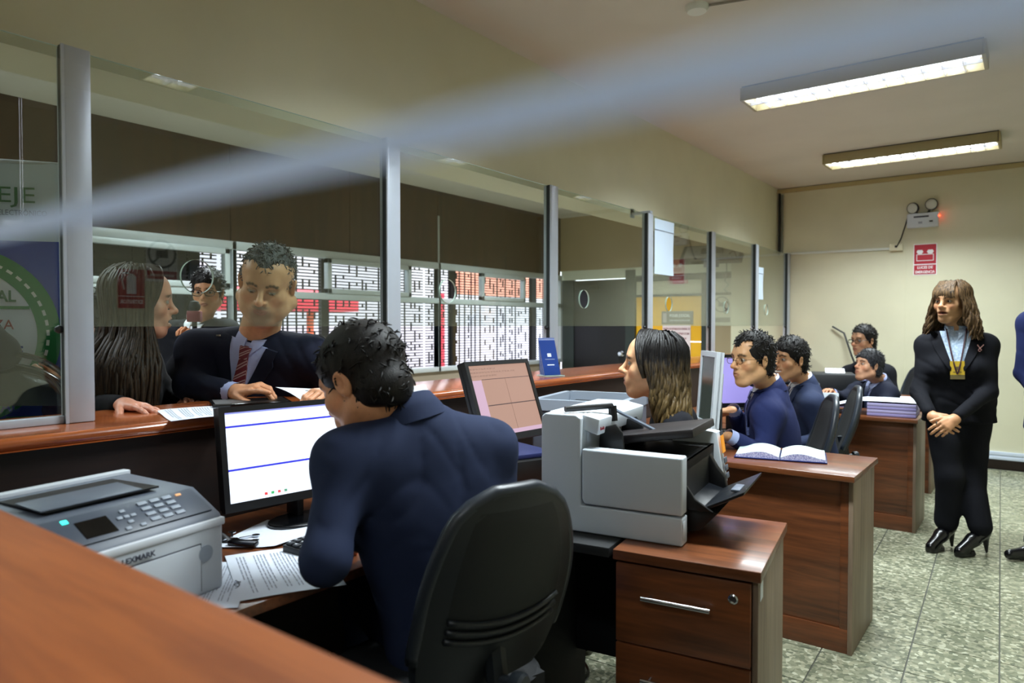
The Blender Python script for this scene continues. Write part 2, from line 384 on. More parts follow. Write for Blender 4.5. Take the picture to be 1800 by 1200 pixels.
# ---- hall back wall
wh = struct(MB().box((XW - .1, YH, 2.13), (-2.6, YH + .1, ZC)).build('wall_hall_end', MATS['tan']), 'tan upper wall at the end of the public hall')
struct(boxo('trim_2', (XW, YH + .02, 2.0), (-2.6, YH + .09, 2.13), mat('band', 'e6ead8', 0.6)), 'pale band below the tan wall')
struct(boxo('wall_hall_side', (-2.87, YB + .0, 0), (-2.76, YH + .1, 2.88), MATS['cream']), 'cream return of wall at the hall corner')
mat('frame_green', '26302c', 0.55); mat('pane_pale', 'c9c4ae', 0.5); mat('pane_yellow', 'f0b41c', 0.45); mat('pane_beige', 'a89878', 0.5)
pt = struct(MB().box((-5.45, YH + .03, 0), (-5.25, YH + .09, 2.0)).box((-4.42, YH + .0, 0), (-4.28, YH + .09, 2.1)).box((-4.28, YH + .02, 1.94), (-2.87, YH + .09, 2.02)).box((-3.37, YH + .02, 0), (-3.27, YH + .09, 1.95)).box((-4.28, YH + .03, 1.735), (-2.87, YH + .08, 1.765)).box((-2.90, YH + .02, 0), (-2.86, YH + .09, 2.02)).build('wall_partition', MATS['frame_green']), 'dark framed partition with yellow and pale panels')
boxo('panel', (-4.28, YH + .05, 1.76), (-3.37, YH + .07, 1.95), MATS['pane_pale'], pt); boxo('panel', (-3.27, YH + .05, 1.76), (-2.9, YH + .07, 1.95), MATS['pane_pale'], pt)
boxo('panel', (-4.28, YH + .05, 1.16), (-3.37, YH + .07, 1.74), MATS['pane_yellow'], pt); boxo('panel', (-4.28, YH + .05, 0), (-3.37, YH + .07, 1.15), MATS['pane_yellow'], pt); boxo('panel', (-3.27, YH + .05, 0), (-2.9, YH + .07, 1.74), MATS['pane_beige'], pt)
dr = struct(thing('door_1', 'dark flush door with a round steel knob', None, (-4.84, YH + .04, 0)), 'dark flush door with a round steel knob')
MB().box((-.41, 0, 0), (.42, .045, 1.99)).build('leaf', mat('doordark', '08070c', 0.5), dr, bevel=.004)
MB().lathe([(.035, 0), (.035, .008), (.014, .012), (.014, .04), (.032, .05), (.036, .065), (.026, .08)], (.355, 0, .98), (0, -1, 0)).build('knob', MATS['chrome'], dr, smooth=True)
boxo('door_closer', (-.38, -.05, 1.86), (.0, 0, 1.91), MATS['black'], dr, bevel=.01)
# ------------------------------------------------------------------ service counter and glass
ctr = thing('service_counter', 'long reddish wood service counter with a rounded edge under the glass screen', 'counter', (-2.25, 0, 0))
prof = [(.22, 1.045)] + [(.20 + .0175 * math.cos(R(a)) + .0025, 1.0625 + .0175 * math.sin(R(a))) for a in range(-60, 91, 15)] + [(-.22, 1.08), (-.22, 1.045)]
MB().prism([(x, z) for x, z in prof], YN, YB - .002, axis=1).build('top', MATS['wood_top'], ctr, smooth=True, ang=40)
MB().box((.165, YN, 0), (.185, YB - .002, 1.045)).build('clerk_panel', MATS['wood_dark'], ctr)
MB().box((-.20, YN, 0), (-.18, YB - .002, 1.045)).build('public_panel', MATS['wood_dark'], ctr)
for y in (1.9, 2.9, 4.3, 5.4, 6.7): boxo('divider', (-.18, y, .1), (.165, y + .02, 1.045), MATS['wood_dark'], ctr)
POSTS = [.865, 2.095, 3.335, 4.57, 5.78, 6.93, 8.02]
XG = -2.23
scr = thing('glass_screen', 'long aluminium and glass screen standing on the service counter', 'screen', (XG, 0, 1.081))
pmesh = {}
for i, y in enumerate(POSTS):
    o = MB().prism([(-.028, -.035), (.028, -.035), (.028, .035), (-.028, .035)], 0, 1.072, axis=2).build('post', MATS['alu'], scr, bevel=.004) if i == 0 else bpy.data.objects.new('post', pmesh['post'])
    if i: COL.objects.link(o); o.parent = scr
    pmesh['post'] = o.data; o.location = (0, y, 0)
    subs = (('slot', lambda: MB().box((-.004, -.040, .0), (.018, -.0345, 1.072)), 'alu_dark'), ('rib', lambda: MB().box((.020, -.042, .0), (.027, -.034, 1.072)), 'alu'), ('clamp', lambda: MB().lathe([(.010, 0), (.012, .01), (.006, .02)], (.0, -.038, .268), (0, -1, 0)), 'alu_dark'))
    for nm, fn, mm in subs:
        if i == 0: c = fn().build(nm, MATS[mm], o)
        else: c = bpy.data.objects.new(nm, pmesh[nm]); COL.objects.link(c); c.parent = o
        pmesh[nm] = c.data
bk = MB().box((-.12, -.02, 0), (.03, .02, .018)).build('bracket', MATS['alu'], scr, bevel=.003); bk.location = (0, POSTS[3], 1.074); MB().box((-.125, -.03, -.02), (-.12, .03, .045)).build('bracket_plate', MATS['alu'], bk)
glass_mat('screen_glass', (0.90, 0.95, 0.92, 1), gain=2.0); mat('glass_edge', 'b9d2c8', 0.15, spec=0.8)
def pane(y0, y1, z0, z1, hole, label):
    "upright glass sheet with a round speaking hole and polished edges"
    W = y1 - y0; H = z1 - z0; T = .004
    mb = MB(); edges = []
    if hole:
        hy, hz, hr = hole; n = 32
        ring = [(hy + hr * math.cos(2 * math.pi * k / n), hz + hr * math.sin(2 * math.pi * k / n)) for k in range(n)]
        sq = []
        for k in range(n):
            c, s_ = math.cos(2 * math.pi * k / n), math.sin(2 * math.pi * k / n); t = .09 / max(abs(c), abs(s_)); sq.append((hy + c * t, hz + s_ * t))
        for sx in (T, -T):
            mb.add([(sx, *p) for p in ring] + [(sx, *p) for p in sq], [(k, (k + 1) % n, (k + 1) % n + n, k + n) for k in range(n)])
            a, b, c, d = hy - .09, hy + .09, hz - .09, hz + .09
            for q in ((0, 0, a, H), (b, 0, W, H), (a, 0, b, c), (a, d, b, H)):
                mb.add([(sx, q[0], q[1]), (sx, q[2], q[1]), (sx, q[2], q[3]), (sx, q[0], q[3])], [(0, 1, 2, 3)])
        edges.append(('hole_rim', [(T + .001, *p) for p in ring] + [(-T - .001, *p) for p in ring], [(k, (k + 1) % n, (k + 1) % n + n, k + n) for k in range(n)]))
    else:
        for sx in (T, -T): mb.add([(sx, 0, 0), (sx, W, 0), (sx, W, H), (sx, 0, H)], [(0, 1, 2, 3)])
    for z in (0, H): edges.append(('polished_edge', [(T, 0, z), (-T, 0, z), (-T, W, z), (T, W, z)], [(0, 1, 2, 3)]))
    def raw(nm, vs, fs, m, par):
        me = bpy.data.meshes.new(nm); me.from_pydata([tuple(v) for v in vs], [], fs); me.materials.append(m); o = bpy.data.objects.new(nm, me); COL.objects.link(o); o.parent = par; return o
    o1 = raw('pane', mb.v, mb.f, MATS['screen_glass'], scr); o1.location = (0, y0, z0 - 1.081)
    for nm, vs, fs in edges: raw(nm, vs, fs, MATS['glass_edge'], o1)
gl = ['glass pane in front of the long-haired woman and standing man', 'glass pane above the seated man, showing the sliding window', 'glass pane in front of the dark door', 'glass pane in front of the yellow panels, white sheet on it', 'glass pane in front of the round no-photo sign', 'last glass pane by the back wall']
pane(-.35, POSTS[0] - .03, 1.10, 2.15, None, 'leftmost glass pane reaching down to the counter before the banner')
MB().box((-.012, -.35, 0), (.012, .825, .022)).build('channel', MATS['alu'], scr, bevel=.002)
for i in range(6):
    y0, y1 = POSTS[i] + .036, POSTS[i + 1] - .036
    pane(y0, y1, 1.357, 2.15, (POSTS[i] + .364 - y0, .165, .056), gl[i])
# sheets fixed to the glass
for nm, y0, y1, z0, z1, lb in (('notice_sheet', 4.66, 4.99, 1.735, 2.135, 'large white sheet taped to the glass beside the bracketed post'), ('notice_sheet', 6.99, 7.16, 1.62, 1.94, 'narrow pale blue sheet taped to the glass near the back wall')):
    t = thing(nm, lb, 'paper', (XG + .0065, y0, z0))
    MB().grid(lambda a, b: (.004 * math.sin(5 * a) * math.sin(4 * b) + .005, a * (y1 - y0), b * (z1 - z0)), 8, 8).build('sheet', mat('sheetblue', 'cfe0f2', 0.6), t, smooth=True)
    MB().box((.0015, -.002, (z1 - z0) * .8), (.0115, y1 - y0 + .002, (z1 - z0) * .81)).build('fold', mat('fold', 'b6c6da', .6), t)
# near counter return and its own screen (photographer's side)
nc = thing('near_counter', 'out of focus wooden counter ledge in the lower left foreground', 'counter', (-.75, .15, 0))
prof = [(.24, 1.04), (.24 - .004, 1.04)]
pr = [(-.31, 1.04)] + [(.222 + .02 * math.cos(R(a)), 1.06 + .02 * math.sin(R(a))) for a in range(-90, 91, 15)] + [(-.31, 1.08)]
MB().prism(pr, -1.27, 1.2, axis=0).build('top', MATS['wood_topx'], nc, smooth=True, ang=40)
MB().box((-1.27, .15, 0), (1.2, .17, 1.04)).build('panel', MATS['wood_dark'], nc)
edge_m = bpy.data.materials.new('near_edge'); edge_m.use_nodes = True; _nt = edge_m.node_tree
_tl = _nt.nodes.new('ShaderNodeBsdfTranslucent'); _tl.inputs[0].default_value = lin('d4e0ee'); _mx = _nt.nodes.new('ShaderNodeMixShader'); _mx.inputs[0].default_value = .75
_pb = _nt.nodes['Principled BSDF']; _pb.inputs['Base Color'].default_value = lin('d2deec'); _pb.inputs['Roughness'].default_value = .2
_nt.links.new(_pb.outputs[0], _mx.inputs[1]); _nt.links.new(_tl.outputs[0], _mx.inputs[2]); _nt.links.new(_mx.outputs[0], _nt.nodes['Material Output'].inputs[0])
ng = thing('near_glass_screen', 'blurred edge of a glass screen crossing the top of the view', 'glass', (-.6, .095, 1.3925))
MB().box((-1.1, -.0035, .006), (1.5, .0035, .75)).build('sheet', glass_mat('near_glass', (0.985, 0.99, 0.99, 1), gain=.35), ng)
MB().box((-1.1, -.0040, 0), (1.5, .0040, .0055)).build('polished_edge', edge_m, ng, bevel=.0015)

# ------------------------------------------------------------------ ceiling lights
mat('lamp_body', 'a89c74', 0.5); mat('louver', 'e6e9f0', 0.3, metal=.2); mat('tube', 'eef4ff', 0.3, emit=15.0); mat('reflector', 'e8ecf4', 0.3)
def light_fixture(x, y, label, rz=0, power=1.0):
    r = thing('ceiling_light', label, 'light', (x, y, 2.79), rz, group='fluorescent ceiling lights')
    L, W = .64, .145
    MB().box((-L, -W, .085), (L, W, .09)).build('back_plate', MATS['alu_dark'], r)
    h = MB()
    for s in (-1, 1):
        h.prism([(s * W, .0), (s * (W - .012), .0), (s * (W - .012), .083), (s * W, .083)], -L, L, axis=0)
        h.box((s * L - .01, -W, 0), (s * L + .01, W, .083))
    h.build('housing', MATS['lamp_body'], r, bevel=.003)
    MB().box((-L + .012, -W + .013, .07), (L - .012, W - .013, .082)).build('reflector', MATS['reflector'], r)
    for s in (-1, 1):
        MB().cyl((-L + .03, s * .065, .045), (L - .03, s * .065, .045), .014, 12).build('tube', MATS['tube'], r, smooth=True)
    lv = MB()
    for k in range(1, 13):
        x0 = -L + 2 * L * k / 13
        for s in (-1, 1): lv.prism([(x0 - .009, .020), (x0 + .009, .020), (x0 + .001, .002), (x0 - .001, .002)], min(s * .006, s * (W - .013)), max(s * .006, s * (W - .013)), axis=1)
    lv.prism([(-.012, .020), (.012, .020), (.003, .002), (-.003, .002)], -L + .012, L - .012, axis=0)
    lv.build('louver', MATS['louver'], r)
    a = bpy.data.lights.new('fluorescent_light', 'AREA'); a.shape = 'RECTANGLE'; a.size = 1.2; a.size_y = .24; a.energy = LAMP_W * power; a.color = (.87, .97, 1.0); a.spread = R(132)
    ao = bpy.data.objects.new('fluorescent_light', a); COL.objects.link(ao); ao.parent = r; ao.location = (0, 0, -.012)
    return r
light_fixture(-.89, 4.61, 'brighter louvered ceiling light nearer the camera')
light_fixture(-.905, 6.80, 'louvered ceiling light nearest the back wall')
light_fixture(-.89, 2.12, 'louvered ceiling light above the near clerks, out of frame')
light_fixture(-.25, -.75, 'louvered ceiling light behind the photographer', power=.2)
light_fixture(-4.0, 6.4, 'added unseen louvered light brightening the far public hall', R(90), 1.3)  # hall fixtures are added out of view to brighten the dark hall
light_fixture(-4.1, 3.0, 'added unseen louvered light brightening the middle of the public hall', R(90), 1.3)  # added fill for the hall, unseen
light_fixture(-4.0, .2, 'added unseen louvered light brightening the near public hall', R(90), 1.3)  # likewise an added, unseen hall fill
sd = thing('smoke_detector', 'round white detector on the ceiling with a thin conduit', 'detector', (-1.32, 3.22, ZC))
MB().lathe([(.055, 0), (.055, -.012), (.045, -.028), (.02, -.034)], (0, 0, 0)).build('housing', MATS['offwhite'], sd, smooth=True); MB().tube([(.055, .01, -.008), (.6, .16, -.008)], .006).build('conduit', mat('condgrey', '8d887e', .5), sd)

# ------------------------------------------------------------------ desks
def return_desk(y, xend, label, d=.52):
    r = thing('return_desk', label, 'desk', (xend, y, 0), group='return desks')
    MB().box((-.74, 0, .725), (.012, d, .75)).build('desktop', MATS['wood_desk'], r, bevel=.003)
    MB().box((-.73, .06, .10), (-.018, .078, .725)).build('front_panel', MATS['wood_deskz'], r, bevel=.002)
    MB().box((-.73, .052, 0), (-.018, .085, .10)).build('plinth', MATS['wood_deskz'], r, bevel=.002)
    MB().box((-.018, .045, 0), (.0, d - .02, .725)).build('end_panel', MATS['wood_end'], r, bevel=.002)
    MB().box((-.05, .053, .1), (-.018, .062, .72)).build('stile', MATS['wood_deskz'], r, bevel=.001)
    return r
return_desk(3.07, -.595, 'brown return desk carrying the open ledger'); return_desk(5.17, -.625, 'brown return desk carrying the stack of files'); return_desk(6.48, -.675, 'farthest brown return desk behind the standing woman')
for y0, y1, lb in ((.425, 2.30, 'worktop of the near clerk with papers and keyboard'), (2.32, 4.28, 'worktop under the counter beside the seated woman'), (4.30, 6.3, 'worktop under the counter by the two men in suits'), (6.32, 8.05, 'farthest worktop under the counter by the back wall')):
    r = thing('clerk_worktop', lb, 'desk', (-1.72, y0, 0), group='worktops under the counter')
    xf = .36 if y0 < 1 else .30
    MB().box((-.335, 0, .725), (xf, y1 - y0, .75)).build('desktop', MATS['wood_desk'], r, bevel=.003)
    MB().box((-.30, .01, 0), (xf - .1, .03, .725)).build('side_panel', MATS['wood_dark'], r); MB().box((-.30, y1 - y0 - .03, 0), (xf - .1, y1 - y0 - .01, .725)).build('side_panel', MATS['wood_dark'], r)
# pedestal with drawers
CA = R(8.6)
pd = thing('drawer_pedestal', 'brown drawer pedestal with steel bar handles under the scanner', 'cabinet', (-.731, 1.71, 0), CA)
MB().box((-.192, .0, .722), (.195, .50, .75)).build('top', MATS['wood_desk'], pd, bevel=.003)
MB().box((-.185, .022, .03), (.172, .48, .722)).build('body', MATS['wood_dark'], pd); MB().box((.172, .018, 0), (.186, .485, .722)).build('side_panel', MATS['wood_end'], pd, bevel=.002)
for z0, z1 in ((.50, .715), (.28, .495), (.035, .275)):
    dq = MB().box((-.184, .004, z0), (.170, .022, z1)).build('drawer_front', MATS['wood_desk'], pd, bevel=.003)
    hz = (z0 + z1) / 2 + .03
    MB().cyl((-.105, -.022, hz), (.075, -.022, hz), .0065, 12).cyl((-.085, -.022, hz), (-.085, .006, hz), .004, 8).cyl((.055, -.022, hz), (.055, .006, hz), .004, 8).build('handle', MATS['chrome'], dq, smooth=True)
MB().lathe([(.0125, 0), (.0125, .006), (.009, .008), (.009, .004)], (.128, .004, .672), (0, -1, 0), 20).build('lock', MATS['chrome'], pd, smooth=True)
MB().box((.1863, .045, .66), (.187, .085, .705)).build('inventory_sticker', MATS['paper'], pd)
sdk = thing('side_desk', 'dark side desk supporting the left half of the scanner', 'desk', (-1.10, 1.66, 0), CA)
MB().box((-.17, 0, .722), (.168, .6, .7495)).build('desktop', MATS['black_soft'], sdk, bevel=.003); MB().box((-.16, .03, 0), (-.14, .58, .722)).build('leg_panel', MATS['black_soft'], sdk); MB().box((-.14, .5, .2), (.16, .52, .722)).build('modesty_panel', MATS['black_soft'], sdk)

# ------------------------------------------------------------------ chairs
def office_chair(loc, face, label, h=0.0, detail=False):
    "swivel chair; face = heading of the sitter in degrees; loc = foot of the column"
    r = thing('office_chair', label, 'chair', loc, R(face - 90), group='black swivel chairs')
    # local: sitter faces +y, back rest at -y
    def shell(off, th, w, z0, z1, inset=0):
        def fn(a, b):
            z = z0 + (z1 - z0) * b
            wid = w * (1 - .42 * max(0, b - .45) ** 2 / .30 - .10 * max(0, .25 - b) / .25)
            if b > .86: wid *= math.sqrt(max(.02, 1 - ((b - .86) / .145) ** 2)) * .72 + .28
            if b < .10: wid *= .72 + .28 * math.sqrt(max(0, 1 - ((.10 - b) / .11) ** 2))
            x = (a - .5) * 2 * wid
            return (x, off + .10 * (x / .20) ** 2 * .45 - .05 * math.sin(b * 2.6) - .10 * b, z)
        return fn
    z0, z1 = .505 + h, .965 + h
    mb = MB(); n, k = 18, 20
    f1 = shell(-.20, 0, .19, z0, z1); f0 = lambda a, b: (f1(a, b)[0], f1(a, b)[1] - .032, f1(a, b)[2])
    vs = [f1(i / (n - 1), j / (k - 1)) for i in range(n) for j in range(k)] + [f0(i / (n - 1), j / (k - 1)) for i in range(n) for j in range(k)]
    fs = []
    for i in range(n - 1):
        for j in range(k - 1):
            q = (i * k + j, (i + 1) * k + j, (i + 1) * k + j + 1, i * k + j + 1); fs.append(q); fs.append(tuple(x + n * k for x in q[::-1]))
    rim = [i * k for i in range(n)] + [(n - 1) * k + j for j in range(1, k)] + [i * k + k - 1 for i in range(n - 2, -1, -1)] + [j for j in range(k - 2, 0, -1)]
    for a, b in zip(rim, rim[1:] + rim[:1]): fs.append((a, b, b + n * k, a + n * k))
    mb.add(vs, fs); mb.build('backrest_shell', mat('chair_plastic', '1c2126', 0.42), r, smooth=True, ang=60)
    pad = MB().grid(lambda a, b: (f1(.05 + .9 * a, .04 + .92 * b)[0], f1(.05 + .9 * a, .04 + .92 * b)[1] + .028 * (math.sin(math.pi * a) * math.sin(math.pi * b)) ** .4 + .001, f1(.05 + .9 * a, .04 + .92 * b)[2]), 14, 14)
    pad.build('backrest_cushion', MATS['black_soft'], r, smooth=True, ang=0)
    rp = MB(); pts = [Vector(f0(i / (n - 1), j / (k - 1))) for i, j in [(0, q) for q in range(5, k - 1)]]
    rimpts = [Vector(vs[i]) + Vector((0, -.016, 0)) for i in rim if True]
    rp.tube(rimpts[n + 3:len(rimpts) - 3], .017, 8).build('rim', mat('chair_rim', '2a3038', 0.38), r, smooth=True, ang=0)
    if detail:
        back = MB()
        def outer(a, b, o): p = f0(.12 + .76 * a, b); return (p[0], p[1] - o, p[2])
        back.grid(lambda a, b: outer(a, .40 + .52 * b, .004 * (math.sin(math.pi * a) * math.sin(math.pi * b)) ** .3), 14, 14)
        back.build('back_plate', mat('chair_plate', '131719', 0.6), r, smooth=True, ang=0)
        for b0 in (.375, .325, .275):
            g = MB(); g.tube([(outer(a / 14, b0 + .05 * (abs(a / 14 - .5) * 2) ** 2, .003)) for a in range(15)], .0075, 6).build('groove_ridge', MATS['chair_plastic'], r, smooth=True, ang=0)
    # support bar and knob
    MB().tube([(0, -.245, .66 + h), (0, -.275, .50 + h), (0, -.23, .40 + h), (0, -.02, .385 + h)], [.026, .026, .026, .022], 8).build('support_bar', mat('chair_bar', '23282c', .4), r, smooth=True)
    MB().lathe([(.012, 0), (.012, .03), (.024, .03), (.027, .036), (.027, .056), (.022, .062)], (.0, -.285, .535 + h), (.35, -.93, 0), 18).build('knob', mat('chair_knob', '30363c', .35), r, smooth=True)
    s = MB()
    def seat(a, b):
        x = (a - .5) * 2; y = (b - .5) * 2; q = (abs(x) ** 4 + abs(y) ** 4) ** .25; m = max(abs(x), abs(y)); kx = m / q if q > 1e-6 else 1
        return (x * kx * .235, y * kx * .23 + .02, .50 + h - .05 * max(0, q * kx - 0) ** 6 + (-.03 * max(0, y) ** 3))
    s.grid(seat, 15, 15); s.box((-.2, -.19, .42 + h), (.2, .22, .455 + h)); s.build('seat', MATS['black_soft'], r, smooth=True, ang=50)
    MB().cyl((0, 0, .10), (0, 0, .43 + h), .028, 14).build('column', MATS['black'], r, smooth=True)
    for q in range(5):
        a = 2 * math.pi * q / 5 + .3
        lg = MB().tube([(0, 0, .10), (.29 * math.cos(a), .29 * math.sin(a), .075)], [.028, .016], 8).build('leg', MATS['chair_plastic'], r, smooth=True)
        MB().cyl((.29 * math.cos(a) - .018 * math.sin(a), .29 * math.sin(a) + .018 * math.cos(a), .031), (.29 * math.cos(a) + .018 * math.sin(a), .29 * math.sin(a) - .018 * math.cos(a), .031), .030, 14).build('caster', MATS['black'], lg, smooth=True)
    return r
# ------------------------------------------------------------------ implicit surfaces for people
class Field:
    "signed distance field on a rectilinear grid, polygonised with surface nets"
    def __init__(s, xs, ys, zs):
        s.ax = [np.asarray(a, float) for a in (xs, ys, zs)]; s.F = np.full([len(a) for a in s.ax], 1.0, np.float32)
    def sub(s, lo, hi):
        sl = []
        for a, l, h in zip(s.ax, lo, hi):
            i = max(0, np.searchsorted(a, l) - 1); j = min(len(a), np.searchsorted(a, h) + 1); sl.append(slice(i, max(i, j)))
        return tuple(sl)
    def pts(s, sl, c): return [(s.ax[i][sl[i]] - c[i]).astype(np.float32).reshape([-1 if k == i else 1 for k in range(3)]) for i in range(3)]
    def apply(s, sl, d, k, op):
        F = s.F[sl]
        if d.size == 0: return
        if op == 'u':
            if k <= 0: s.F[sl] = np.minimum(F, d); return
            h = np.maximum(k - np.abs(F - d), 0) / k; s.F[sl] = np.minimum(F, d) - h * h * k * .25
        elif op == 's':
            d = -d
            if k <= 0: s.F[sl] = np.maximum(F, d); return
            h = np.maximum(k - np.abs(F - d), 0) / k; s.F[sl] = np.maximum(F, d) + h * h * k * .25
    def cap(s, a, b, ra, rb=None, k=.02, op='u'):
        a = np.array(a, float); b = np.array(b, float); rb = ra if rb is None else rb; r = max(ra, rb) + k + .015
        sl = s.sub(np.minimum(a, b) - r, np.maximum(a, b) + r); x, y, z = s.pts(sl, a); ba = b - a; L = float(ba @ ba) + 1e-12
        t = np.clip((x * ba[0] + y * ba[1] + z * ba[2]) / L, 0, 1)
        d = np.sqrt((x - ba[0] * t) ** 2 + (y - ba[1] * t) ** 2 + (z - ba[2] * t) ** 2) - (ra + (rb - ra) * t)
        s.apply(sl, d, k, op)
    def chain(s, pts, rs, k=.02, op='u'):
        for i in range(len(pts) - 1): s.cap(pts[i], pts[i + 1], rs[i], rs[i + 1], k, op)
    def ell(s, c, r, M=None, k=.02, op='u', cut=None):
        "ellipsoid radii r, columns of M = its axes; cut=(n, h): keep only where local n.p > h"
        c = np.array(c, float); r = np.array(r, float); R_ = max(r) + k + .015
        sl = s.sub(c - R_, c + R_); x, y, z = s.pts(sl, c)
        if M is None: px, py, pz = x, y, z
        else: px, py, pz = [x * M[0][i] + y * M[1][i] + z * M[2][i] for i in range(3)]
        k0 = np.sqrt((px / r[0]) ** 2 + (py / r[1]) ** 2 + (pz / r[2]) ** 2); k1 = np.sqrt((px / r[0] ** 2) ** 2 + (py / r[1] ** 2) ** 2 + (pz / r[2] ** 2) ** 2) + 1e-9
        d = k0 * (k0 - 1) / k1
        if cut is not None:
            n, h = cut; d = np.maximum(d, h - (px * n[0] + py * n[1] + pz * n[2]))
        s.apply(sl, d, k, op)
    def half(s, c, n, k=.0):
        "keep only the side where n.(p-c) < 0"
        n = np.array(n, float); n /= np.linalg.norm(n); sl = (slice(None),) * 3; x, y, z = s.pts(sl, np.array(c, float))
        d = -(x * n[0] + y * n[1] + z * n[2]); s.apply(sl, d, k, 's')
    def ripple(s, amp, fn):
        sl = (slice(None),) * 3; x, y, z = s.pts(sl, np.zeros(3)); s.F += (amp * fn(x, y, z)).astype(np.float32)
    def mesh(s):
        F = s.F; ins = F < 0; nx, ny, nz = F.shape
        cnt = np.zeros((nx - 1, ny - 1, nz - 1), np.int8)
        for dx in (0, 1):
            for dy in (0, 1):
                for dz in (0, 1): cnt += ins[dx:nx - 1 + dx, dy:ny - 1 + dy, dz:nz - 1 + dz]
        act = (cnt > 0) & (cnt < 8); I, J, K = np.nonzero(act)
        if len(I) == 0: return np.zeros((0, 3)), np.zeros((0, 4), int)
        idx = np.full(act.shape, -1, np.int64); idx[I, J, K] = np.arange(len(I))
        P = np.zeros((len(I), 3)); C = np.zeros(len(I)); X, Y, Z = s.ax
        cr = [(0, 0, 0), (1, 0, 0), (0, 1, 0), (1, 1, 0), (0, 0, 1), (1, 0, 1), (0, 1, 1), (1, 1, 1)]
        val = [F[I + a, J + b, K + c] for a, b, c in cr]
        for e0 in range(8):
            for ax in range(3):
                if cr[e0][ax]: continue
                e1 = e0 | (1 << ax); v0, v1 = val[e0], val[e1]; m = (v0 < 0) != (v1 < 0); t = np.where(m, v0 / np.where(m, v0 - v1, 1), 0)
                p = np.stack([X[I + cr[e0][0]], Y[J + cr[e0][1]], Z[K + cr[e0][2]]], 1)
                q = np.stack([X[I + cr[e1][0]], Y[J + cr[e1][1]], Z[K + cr[e1][2]]], 1)
                P += np.where(m[:, None], p + (q - p) * t[:, None], 0); C += m
        P /= np.maximum(C, 1)[:, None]
        quads = []
        for ax in range(3):
            a = ins; b = np.roll(ins, -1, ax); ch = a != b
            lim = [slice(1, n - 1) for n in F.shape]; lim[ax] = slice(0, F.shape[ax] - 1)
            m = np.zeros_like(ch); m[tuple(lim)] = ch[tuple(lim)]; i, j, k = np.nonzero(m)
            o = [(ax + 1) % 3, (ax + 2) % 3]; base = np.stack([i, j, k], 1)
            def cell(d1, d2):
                c = base.copy(); c[:, o[0]] -= d1; c[:, o[1]] -= d2; return idx[c[:, 0], c[:, 1], c[:, 2]]
            q = np.stack([cell(1, 1), cell(0, 1), cell(0, 0), cell(1, 0)], 1); fl = ~ins[i, j, k]; q[fl] = q[fl][:, ::-1]; quads.append(q)
        q = np.concatenate(quads); q = q[(q >= 0).all(1)]
        return P, q
def axis(lo, hi, step, fine=None):
    "grid coordinates from lo to hi; fine = list of (a, b, step)"
    out = [lo]
    while out[-1] < hi:
        st = step
        for a, b, f in (fine or []):
            if a <= out[-1] <= b: st = min(st, f)
            elif out[-1] < a and out[-1] + st > a + f: st = max(f, a - out[-1])
        out.append(out[-1] + st)
    return out
def mesh_obj(name, P, Q, m, parent, col=None, smooth=True, relax=1):
    if relax and len(P):
        for _ in range(relax):
            acc = np.zeros_like(P); n = np.zeros(len(P))
            for a, b in ((0, 1), (1, 2), (2, 3), (3, 0)):
                np.add.at(acc, Q[:, a], P[Q[:, b]]); np.add.at(n, Q[:, a], 1); np.add.at(acc, Q[:, b], P[Q[:, a]]); np.add.at(n, Q[:, b], 1)
            P = P * .5 + .5 * acc / np.maximum(n, 1)[:, None]
    me = bpy.data.meshes.new(name); me.vertices.add(len(P)); me.vertices.foreach_set('co', P.astype(np.float32).ravel())
    me.loops.add(len(Q) * 4); me.loops.foreach_set('vertex_index', Q.astype(np.int32).ravel())
    me.polygons.add(len(Q)); me.polygons.foreach_set('loop_start', np.arange(0, len(Q) * 4, 4, dtype=np.int32))
    me.update(calc_edges=True); me.validate()
    if smooth: me.polygons.foreach_set('use_smooth', np.ones(len(me.polygons), bool))
    for x in (m if isinstance(m, (list, tuple)) else [m]): me.materials.append(x)
    if col is not None:
        a = me.color_attributes.new('Col', 'FLOAT_COLOR', 'POINT'); c = np.ones((len(me.vertices), 4), np.float32); c[:, :3] = col[:len(me.vertices)]; a.data.foreach_set('color', c.ravel())
    o = bpy.data.objects.new(name, me); COL.objects.link(o)
    if parent is not None: o.parent = parent
    return o
def np3(v): return np.array([v[0], v[1], v[2]], float)
def unit(v): v = np3(v); return v / (np.linalg.norm(v) + 1e-12)
def head_frame(yaw, pitch, roll=0):
    "columns right(x), forward(y), up(z) in world; yaw = heading in degrees, pitch > 0 looks up"
    return np.array((Euler((0, 0, R(yaw - 90))).to_matrix() @ Euler((R(pitch), 0, 0)).to_matrix() @ Euler((0, R(roll), 0)).to_matrix()))
MAT_SKIN = mat('skin', 'c08060', 0.45, attr='Col', spec=.35)

